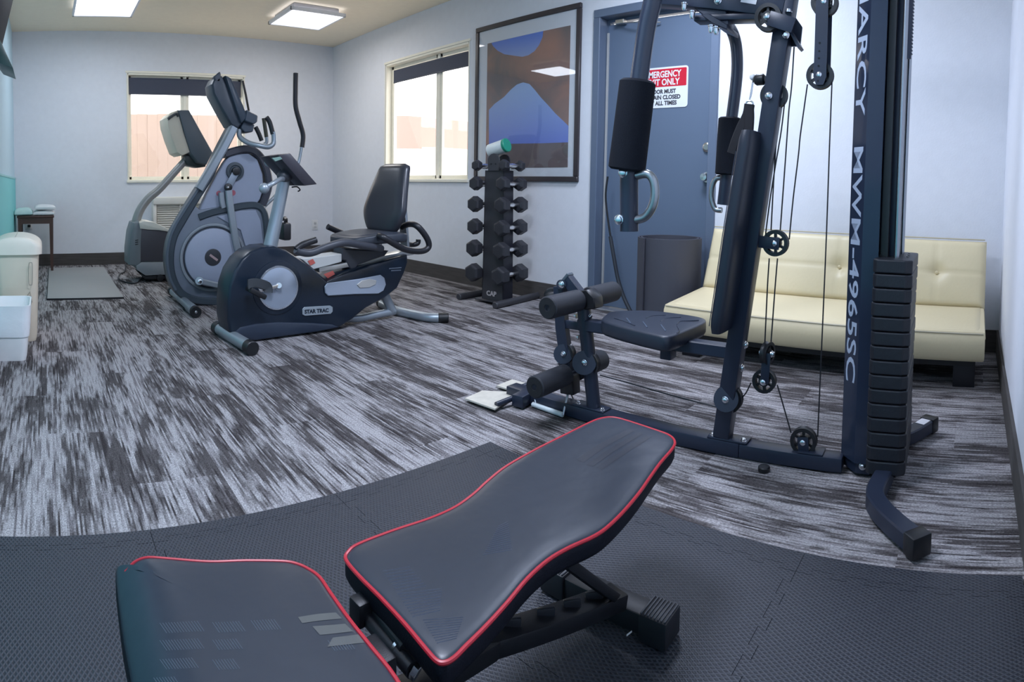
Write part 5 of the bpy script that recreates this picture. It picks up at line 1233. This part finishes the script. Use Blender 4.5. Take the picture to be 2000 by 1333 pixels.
# frame
sq = lambda n, p, q, w, h, m=bfrm, parent=bn_, **k: obj(n, B().bar(p, q, w, h, **k), m, parent)
hg = sq('hinge_block', onz(700, 1178, 0.255), onz(722, 1200, 0.255), 0.035, 0.035)
hb1, hb2 = onz(716, 1205, 0.245), onz(806, 1310, 0.245)
ax_ = obj('hinge_axle', B().cyl(hb1, hb2, 0.0105, seg=16), bfrm, bn_)
obj('hinge_tube', B().cyl(onz(735, 1196, 0.255), onz(790, 1268, 0.255), 0.008, seg=14), bfrm, bn_)
for p in ((722, 1204), (780, 1270)): obj('hinge_ring', B().revolve([(-0.0025, 0.0115), (-0.0025, 0.0135), (0.0025, 0.0135), (0.0025, 0.0115)], onz(*p, 0.246), hb2 - hb1, 20), chrome, ax_)
obj('hinge_ring', B().revolve([(-0.002, 0.006), (-0.002, 0.010), (0.002, 0.010), (0.002, 0.006)], onz(750, 1202, 0.257), hb2 - hb1, 18), chrome, ax_)
obj('axle_nut', B().cyl(onz(806, 1308, 0.246), onz(816, 1318, 0.243), 0.010, seg=6, bev=0.001), boltm, ax_)
sq('seat_frame', V((0.13, 0.60, 0.245)), V((0.40, 0.605, 0.250)), 0.05, 0.04)
sq('back_frame', V((0.42, 0.615, bz(0.42) - 0.052)), V((0.95, 0.655, bz(0.95) - 0.050)), 0.034, 0.026)
# main beam with the ladder of catches
mb0, mb1 = V((0.24, 0.585, 0.225)), onz(1215, 1180, 0.055)
sq('main_beam', mb0, onz(960, 1262, 0.13), 0.036, 0.028)
ld = sq('ladder_bar', onz(935, 1258, 0.135), onz(1208, 1165, 0.075), 0.050, 0.030)
l0_, l1_ = onz(935, 1258, 0.135), onz(1208, 1165, 0.075)
for f in (0.20, 0.43, 0.62, 0.79):
    c = l0_.lerp(l1_, f) + V((0, 0, 0.020)); d = V((0.80, -0.60, 0)).normalized()
    obj('catch_hook', B().bar(c - d * 0.016, c + d * 0.016, 0.008, 0.016, bev=0.002), mat('catch_grey', (0.03, 0.032, 0.04), 0.3), ld)
s0, s1 = onpad(1110, 1100, -0.05), onz(1214, 1176, 0.07)
for o_ in (0.0, 0.014): sq('support_strut', s0 + V((0.0, o_, 0)), s1 + V((0.0, o_, 0)), 0.010, 0.018)
fa, fbb = onz(1086, 1122, 0.040), onz(1298, 1222, 0.040)
fbar = sq('rear_foot', fa, fbb, 0.050, 0.040)
rub = mat('ribbed_rubber', (0.018, 0.019, 0.024), 0.45)
dd_ = (fbb - fa).normalized()
for c0, c1 in ((fbb - dd_ * 0.040, fbb + dd_ * 0.018), (fa - dd_ * 0.018, fa + dd_ * 0.040)):
    cp = obj('foot_cap', B().bar(c0, c1, 0.062, 0.052, bev=0.004), rub, fbar)
    for k in range(8):
        m_ = c0 + (c1 - c0) * (0.08 + 0.84 * k / 7) + V((0, 0, 0.0265)); sd = V((-dd_.y, dd_.x, 0))
        obj('cap_rib', B().bar(m_ - sd * 0.028, m_ + sd * 0.028, 0.0028, 0.0035, bev=0.0006, seg=1), mat('rib_grey', (0.05, 0.053, 0.065), 0.45), cp)
obj('white_mark', B().bar(onz(1224, 1242, 0.03), onz(1234, 1234, 0.03), 0.001, 0.003, bev=0), mat('white_ball', (0.9, 0.9, 0.92), 0.4), fbar)
sq('front_leg', V((0.20, 0.585, 0.235)), V((0.14, 0.58, 0.03)), 0.045, 0.035, up=(1, 0, 0))
sq('front_foot', V((0.13, 0.40, 0.033)), V((0.13, 0.75, 0.033)), 0.045, 0.045)

# ------------------------------------------------------------------ dumbbell tower
K0 = V((2.937, 2.988, 0)); du = V((0.99, 0.13, 0)).normalized(); dl = V((-du.y, du.x, 0))   # du: along the dumbbells, dl: across to the left
rk = thing('dumbbell_rack', 'tall black dumbbell tower beside the framed picture', 'rack', K0 + du * 0.11 + dl * 0.08)
rkm = mat('rack_grey', (0.050, 0.050, 0.058), 0.42); rkd = mat('rack_dark', (0.018, 0.019, 0.028), 0.45)
Wd, Dp, HT = 0.195, 0.11, 1.06
def rkp(a, l, z): 
    p = K0 + du * a + dl * l; return V((p.x, p.y, z))
hs_ = [0.995, 0.865, 0.715, 0.553, 0.395, 0.218]
obj('rack_front', B().prism([rkp(0, 0, 0.02), rkp(0, Wd, 0.02), rkp(0, Wd - 0.012, 0.96), rkp(0, 0.012, 0.96)], du * 0.006, 0.002, 1), rkm, rk, 0)
obj('rack_back', B().prism([rkp(Dp, 0, 0.02), rkp(Dp, Wd, 0.02), rkp(Dp, Wd - 0.012, 0.96), rkp(Dp, 0.012, 0.96)], du * 0.006, 0.002, 1), rkd, rk, 0)
for l0 in (0.0, Wd - 0.006):
    obj('rack_side', B().prism([rkp(0, l0, 0.02), rkp(Dp, l0, 0.02), rkp(Dp, l0 + (0.012 if l0 == 0 else -0.012), 0.96), rkp(0, l0 + (0.012 if l0 == 0 else -0.012), 0.96)], dl * 0.006, 0, 1), rkd, rk, 0)
def headplate(a):
    pts = [rkp(a, Wd / 2 + 0.055 * math.cos(t), 1.035 + 0.045 * math.sin(t)) for t in [math.pi * k / 8 for k in range(9)]]
    return [rkp(a, Wd / 2 + 0.05, 0.955), *pts, rkp(a, Wd / 2 - 0.05, 0.955)]
hp = obj('head_plate', B().prism(headplate(-0.012), du * 0.008, 0.002, 1), rkm, rk, 0)
obj('head_plate', B().prism(headplate(Dp), du * 0.008, 0.002, 1), rkd, rk, 0)
for l in (-0.02, 0.02): obj('plate_hole', B().cyl(rkp(-0.0125, Wd / 2 + l, 1.005), rkp(-0.0135, Wd / 2 + l, 1.005), 0.006, seg=12), plasb, hp)
b1, b2 = rkp(-0.07, -0.095, 0.028), rkp(0.47, -0.105, 0.028)
b1, b2 = onz(966, 597, 0.025), onz(1050, 577, 0.025)
fl1 = obj('base_tube', B().cyl(b1, b2, 0.025, seg=14, bev=0.005), rkm, rk)
c1, c2 = onz(895, 580, 0.025), onz(948, 571, 0.025)
obj('base_tube', B().cyl(c1, c2 + du * 0.10, 0.025, seg=14, bev=0.005), rkm, rk)
obj('base_tray', B().prism([rkp(-0.03, -0.04, 0.012), rkp(-0.03, 0.24, 0.012), rkp(0.16, 0.24, 0.012), rkp(0.16, -0.04, 0.012)], (0, 0, 0.014), 0.003, 1), rkm, rk)
text('lettering', 'CAP', 0.048, mat('lettering_pale', (0.55, 0.50, 0.50), 0.5), rk, rkp(-0.003, 0.150, 0.055), -dl, (0, 0, 1), 0.001, 1.0, 0.002)
dbm = mat('dumbbell_rubber', (0.030, 0.031, 0.038), 0.48, bump=0.3, bscale=150)
def dumbbell(r, L):
    """hex dumbbell centred on the origin along X"""
    root = bpy.data.objects.new('dumbbell', None); COL.objects.link(root); root['_base'] = (0, 0, 0)
    for s in (-1, 1):
        h = B(); rings = []
        for t, q in ((0, 0.55), (0.006, 0.88), (0.014, 1.0), (0.056, 1.0), (0.066, 0.86), (0.068, 0.7)):
            rings.append([h.m.verts.new((s * (L / 2 + t * r / 0.05), q * r * math.cos(math.pi * k / 3 + math.pi / 6), q * r * math.sin(math.pi * k / 3 + math.pi / 6))) for k in range(6)])
        for r0, r1 in zip(rings, rings[1:]):
            for j in range(6): h.m.faces.new((r0[j], r0[(j + 1) % 6], r1[(j + 1) % 6], r1[j]))
        h.m.faces.new(rings[0]); h.m.faces.new(rings[-1][::-1]); obj('hex_head', h, dbm, root, 0)
    obj('handle', B().revolve([(-L / 2 - 0.004, 0.013), (-L / 4, 0.0135), (0, 0.0165), (L / 4, 0.0135), (L / 2 + 0.004, 0.013)], (0, 0, 0), (1, 0, 0), 16), chrome, root)
    return root
names_t = ['top', 'second', 'third', 'fourth', 'fifth', 'lowest']
rad = [0.040, 0.051, 0.058, 0.058, 0.062, 0.066]
aR = math.atan2(du.y, du.x)
for i, z in enumerate(hs_):
    proto = dumbbell(rad[i], 0.128)
    for side in (0, 1):
        if side == 0: d_ = proto
        else:
            d_ = proto.copy(); COL.objects.link(d_)
            for ch in proto.children:
                c_ = ch.copy(); COL.objects.link(c_); c_.parent = d_
        l = -0.020 if side == 0 else Wd + 0.034
        d_.location = rkp(Dp / 2, l, z); d_.rotation_euler = (0, 0, aR)
        d_['label'] = 'black hex dumbbell with chrome handle on the %s side of the tower, %s tier' % (('door', 'window')[side], names_t[i]) if i not in (0, 5) else ('smallest' if i == 0 else 'largest') + ' black hex dumbbell on the %s side of the tower, %s tier' % (('door', 'window')[side], names_t[i])
        d_['category'] = 'dumbbell'; d_['group'] = 'hex dumbbells on the tower'
        for q in (-0.03, 0.03): obj('cradle', B().bar(rkp(Dp / 2 + q, (0.01 if side == 0 else Wd - 0.01), z - 0.022), rkp(Dp / 2 + q, l, z - 0.019), 0.012, 0.006), rkd, rk)
can = thing('wipes_canister', 'white canister with a green lid lying on top of the dumbbell tower', 'canister', rkp(Dp / 2, Wd / 2, 1.085))
e1 = onx(987, 287, 2.90); ce = rkp(-0.02, Wd / 2 - 0.055, 1.110); dc_ = (rkp(Dp + 0.02, Wd / 2 + 0.035, 1.112) - ce).normalized()
ce = h_pt = V((e1.x, e1.y, 1.125)); dc_ = V((-0.15, 0.95, -0.25)).normalized()
ce = rkp(0.03, 0.02, 1.138)
obj('canister_body', B().cyl(ce, ce + dc_ * 0.15, 0.048, seg=28, bev=0.005), mat('canister_white', (0.72, 0.78, 0.76), 0.35), can)
obj('green_lid', B().revolve([(-0.014, 0), (-0.014, 0.046), (-0.010, 0.050), (0.008, 0.050), (0.010, 0.048)], ce, dc_, 28), mat('lid_green', (0.02, 0.30, 0.19), 0.4), can)
# round headed dumbbell on the floor near the tower
rd = thing('round_dumbbell', 'small round black dumbbell on the carpet beyond the leg rollers', 'dumbbell', (3.13, 2.68, 0.0))
rc = V((3.16, 2.72, 0.062)); rx_ = V((-0.75, -0.66, 0)).normalized()
for s in (-1, 1): obj('round_head', B().revolve([(0, 0.03), (0.006, 0.058), (0.045, 0.060), (0.052, 0.05), (0.052, 0)], rc + rx_ * 0.055 * s, rx_ * s, 24), plasb, rd)
obj('handle', B().cyl(rc - rx_ * 0.06, rc + rx_ * 0.06, 0.014, seg=14), chrome, rd)

# ------------------------------------------------------------------ left side: bins, stool with towels, grey mat
bn1 = thing('tall_bin', 'tall beige waste bin with a domed swing lid by the teal wall', 'bin', (-0.15, 3.35, 0))
beige = mat('bin_beige', (0.80, 0.71, 0.57), 0.45); beig2 = mat('bin_lid_beige', (0.88, 0.82, 0.70), 0.4)
def rrxy(cx, cy, wx, wy, r, k=5):
    out = []
    for sx_, sy_, a in ((1, 1, 0), (-1, 1, 90), (-1, -1, 180), (1, -1, 270)):
        for j in range(k + 1):
            t = math.radians(a + 90 * j / k); out.append((cx + sx_ * (wx / 2 - r) + r * math.cos(t), cy + sy_ * (wy / 2 - r) + r * math.sin(t)))
    return out
def tapered(b, levels, cap0=True, cap1=True):
    rings = [[b.m.verts.new((x, y, z)) for x, y in rrxy(cx, cy, wx, wy, r)] for cx, cy, wx, wy, r, z in levels]
    for r0, r1 in zip(rings, rings[1:]):
        for j in range(len(r0)): b.m.faces.new((r0[j], r0[(j + 1) % len(r0)], r1[(j + 1) % len(r0)], r1[j]))
    if cap0: b.m.faces.new(rings[0][::-1])
    if cap1: b.m.faces.new(rings[-1])
    return b
bx_, by_ = -0.158, 3.36
obj('bin_body', tapered(B(), [(bx_, by_, 0.205, 0.30, 0.04, 0.0), (bx_, by_, 0.215, 0.32, 0.045, 0.02), (bx_, by_, 0.25, 0.37, 0.05, 0.49)]), beige, bn1, 40)
ld_ = B(); L_ = []
for f in [k / 8 for k in range(9)]:
    t = f * math.pi / 2; L_.append((bx_, by_, 0.285 - 0.27 * (1 - math.cos(t)), 0.40 - 0.03 * (1 - math.cos(t)), max(0.008, 0.05 - 0.042 * f), 0.505 + 0.072 * math.sin(t) ** 0.9))
tapered(ld_, [(bx_, by_, 0.285, 0.40, 0.05, 0.482)] + L_)
obj('bin_lid', ld_, beig2, bn1, 50)
for p in ([(0, 0)],): 
    obj('moulded_loop', B().tube([V((bx_ + 0.10 + q[0], by_ - 0.165 - 0.006 - q[1] * 0.05 - 0.012, q[1])) for q in ((-0.028, 0.43), (-0.018, 0.44), (-0.010, 0.43), (-0.012, 0.33), (-0.020, 0.32), (-0.030, 0.33))], 0.0022, 6, smooth=3, closed=True), mat('bin_shadow_line', (0.36, 0.32, 0.26), 0.5), bn1)
    obj('moulded_mark', B().tube([V((bx_ + 0.055, by_ - 0.176, 0.25)), V((bx_ + 0.075, by_ - 0.178, 0.28)), V((bx_ + 0.085, by_ - 0.174, 0.22))], 0.002, 6), mat('bin_shadow_line', (0.36, 0.32, 0.26), 0.5), bn1)
bn2 = thing('white_bin', 'small white waste bin with a plastic liner in front of the beige bin', 'bin', (-0.19, 2.93, 0))
bw = mat('bin_white', (0.92, 0.93, 0.93), 0.4)
cx, cy = -0.178, 2.95; lev = [(cx, cy, 0.155, 0.20, 0.03, 0.0), (cx, cy, 0.165, 0.21, 0.032, 0.02), (cx, cy, 0.20, 0.26, 0.04, 0.258), (cx, cy, 0.212, 0.272, 0.042, 0.262), (cx, cy, 0.212, 0.272, 0.042, 0.275), (cx, cy, 0.196, 0.256, 0.036, 0.275), (cx, cy, 0.16, 0.20, 0.03, 0.03)]
obj('bin_body', tapered(B(), lev), bw, bn2, 40)
lin = B(); lv = []
for k, z in enumerate([0.276, 0.27, 0.24, 0.21, 0.18, 0.15, 0.12]): lv.append((cx, cy, 0.216 - 0.004 * k + (0.003 if k % 2 else 0) , 0.276 - 0.006 * k + (0.004 if k % 2 else 0), 0.042, z))
tapered(lin, lv, False, False); obj('bin_liner', lin, mat('liner_white', (0.92, 0.94, 0.96), 0.35, bump=0.8, bscale=25), bn2, 50)
# stool
sl_ = thing('side_table', 'small dark brown wooden stool table under folded towels by the far wall', 'table', (-0.09, 6.0, 0))
br_ = mat('dark_brown_wood', (0.075, 0.036, 0.026), 0.35, var=0.25, vscale=8, stretch=(1, 1, 0.2))
x0, x1, y0_, y1_ = -0.262, 0.092, 5.80, 6.16
obj('table_top', B().box(((x0 + x1) / 2, (y0_ + y1_) / 2, 0.548), (x1 - x0 + 0.01, y1_ - y0_, 0.022), bev=0.004), br_, sl_)
obj('apron', B().box(((x0 + x1) / 2, y0_ + 0.02, 0.508), (x1 - x0 - 0.04, 0.02, 0.06)).box(((x0 + x1) / 2, y1_ - 0.02, 0.508), (x1 - x0 - 0.04, 0.02, 0.06)).box((x0 + 0.02, (y0_ + y1_) / 2, 0.508), (0.02, y1_ - y0_ - 0.04, 0.06)).box((x1 - 0.02, (y0_ + y1_) / 2, 0.508), (0.02, y1_ - y0_ - 0.04, 0.06)), br_, sl_)
for x, y in ((x0 + 0.022, y0_ + 0.022), (x1 - 0.022, y0_ + 0.022), (x0 + 0.022, y1_ - 0.022), (x1 - 0.022, y1_ - 0.022)):
    t = B(); rr_ = 0.016
    t.faces([(x - rr_ - 0.003, y - rr_ - 0.003, 0.54), (x + rr_ + 0.003, y - rr_ - 0.003, 0.54), (x + rr_ + 0.003, y + rr_ + 0.003, 0.54), (x - rr_ - 0.003, y + rr_ + 0.003, 0.54), (x - 0.012, y - 0.012, 0), (x + 0.012, y - 0.012, 0), (x + 0.012, y + 0.012, 0), (x - 0.012, y + 0.012, 0)], [(0, 1, 2, 3), (7, 6, 5, 4), (0, 4, 5, 1), (1, 5, 6, 2), (2, 6, 7, 3), (3, 7, 4, 0)])
    obj('leg', t, br_, sl_)
def towel(z, x0, x1, y0, y1, h, lab, seed, m, sag=0.0):
    rnd = random.Random(seed); b = B(); nu, nv = 16, 10; top = []; bot = []
    ph = [rnd.uniform(0, 6) for _ in range(6)]
    def dz(u, v, e): return (0.35 * h) * math.sin(u * 5 + ph[0]) * math.sin(v * 4 + ph[1]) * e
    def edge_(u, v): return min(1, min(u, 1 - u) * 6, min(v, 1 - v) * 5)
    for i in range(nu + 1):
        rt, rb = [], []
        for j in range(nv + 1):
            u, v = i / nu, j / nv; e = edge_(u, v); x = x0 + (x1 - x0) * u + 0.006 * math.sin(v * 7 + ph[2]); y = y0 + (y1 - y0) * v + 0.006 * math.sin(u * 6 + ph[3])
            s = -sag * max(0, 1 - v * 4) if 0.25 < u < 0.85 else 0
            rt.append(b.m.verts.new((x, y, z + h * (0.55 + 0.45 * math.sqrt(e)) + dz(u, v, e) * 0.4 + s))); rb.append(b.m.verts.new((x, y, z + s * 1.0 + (0 if e > 0.1 else h * 0.2))))
        top.append(rt); bot.append(rb)
    for i in range(nu):
        for j in range(nv):
            b.m.faces.new((top[i][j], top[i + 1][j], top[i + 1][j + 1], top[i][j + 1])); b.m.faces.new((bot[i][j], bot[i][j + 1], bot[i + 1][j + 1], bot[i + 1][j]))
    for i in range(nu):
        b.m.faces.new((top[i][0], bot[i][0], bot[i + 1][0], top[i + 1][0])); b.m.faces.new((top[i][nv], top[i + 1][nv], bot[i + 1][nv], bot[i][nv]))
    for j in range(nv):
        b.m.faces.new((top[0][j], top[0][j + 1], bot[0][j + 1], bot[0][j])); b.m.faces.new((top[nu][j], bot[nu][j], bot[nu][j + 1], top[nu][j + 1]))
    tag(obj('towel', b, m, smooth=60), lab, 'towel', 'folded white towels on the side table')
tm = mat('towel_white', (0.78, 0.79, 0.80), 0.9, bump=0.6, bscale=300, spec=0.1)
towel(0.560, -0.10, 0.105, 5.80, 6.12, 0.045, 'lower folded white towel on the open side of the small table', 1, tm, 0.0)
towel(0.612, -0.09, 0.11, 5.81, 6.11, 0.048, 'upper folded white towel on the open side of the small table', 2, tm)
towel(0.560, -0.295, -0.118, 5.79, 6.10, 0.07, 'pale green tinted folded towel on the table next to the teal wall', 3, mat('towel_pale', (0.55, 0.72, 0.70), 0.9, bump=0.6, bscale=300, spec=0.1))
gm = obj('floor_mat', B().prism([(0.012, 4.375, 0.0), (0.58, 4.355, 0.0), (0.60, 6.0, 0.0), (0.04, 6.02, 0.0)], (0, 0, 0.014), 0.002, 1), mat('pale_grey_mat', (0.33, 0.33, 0.33), 0.6, var=0.06, vscale=3))
tag(gm, 'pale grey rectangular floor mat lying on the carpet near the small table', 'mat')
obj('mat_edge', B().prism([(0.009, 4.370, 0.0), (0.583, 4.350, 0.0), (0.584, 4.356, 0.0), (0.010, 4.376, 0.0)], (0, 0, 0.013)), plasb, gm)
obj('mat_edge', B().prism([(0.008, 4.370, 0.0), (0.014, 4.370, 0.0), (0.042, 6.02, 0.0), (0.036, 6.02, 0.0)], (0, 0, 0.013)), plasb, gm)
bpy.context.view_layer.update()
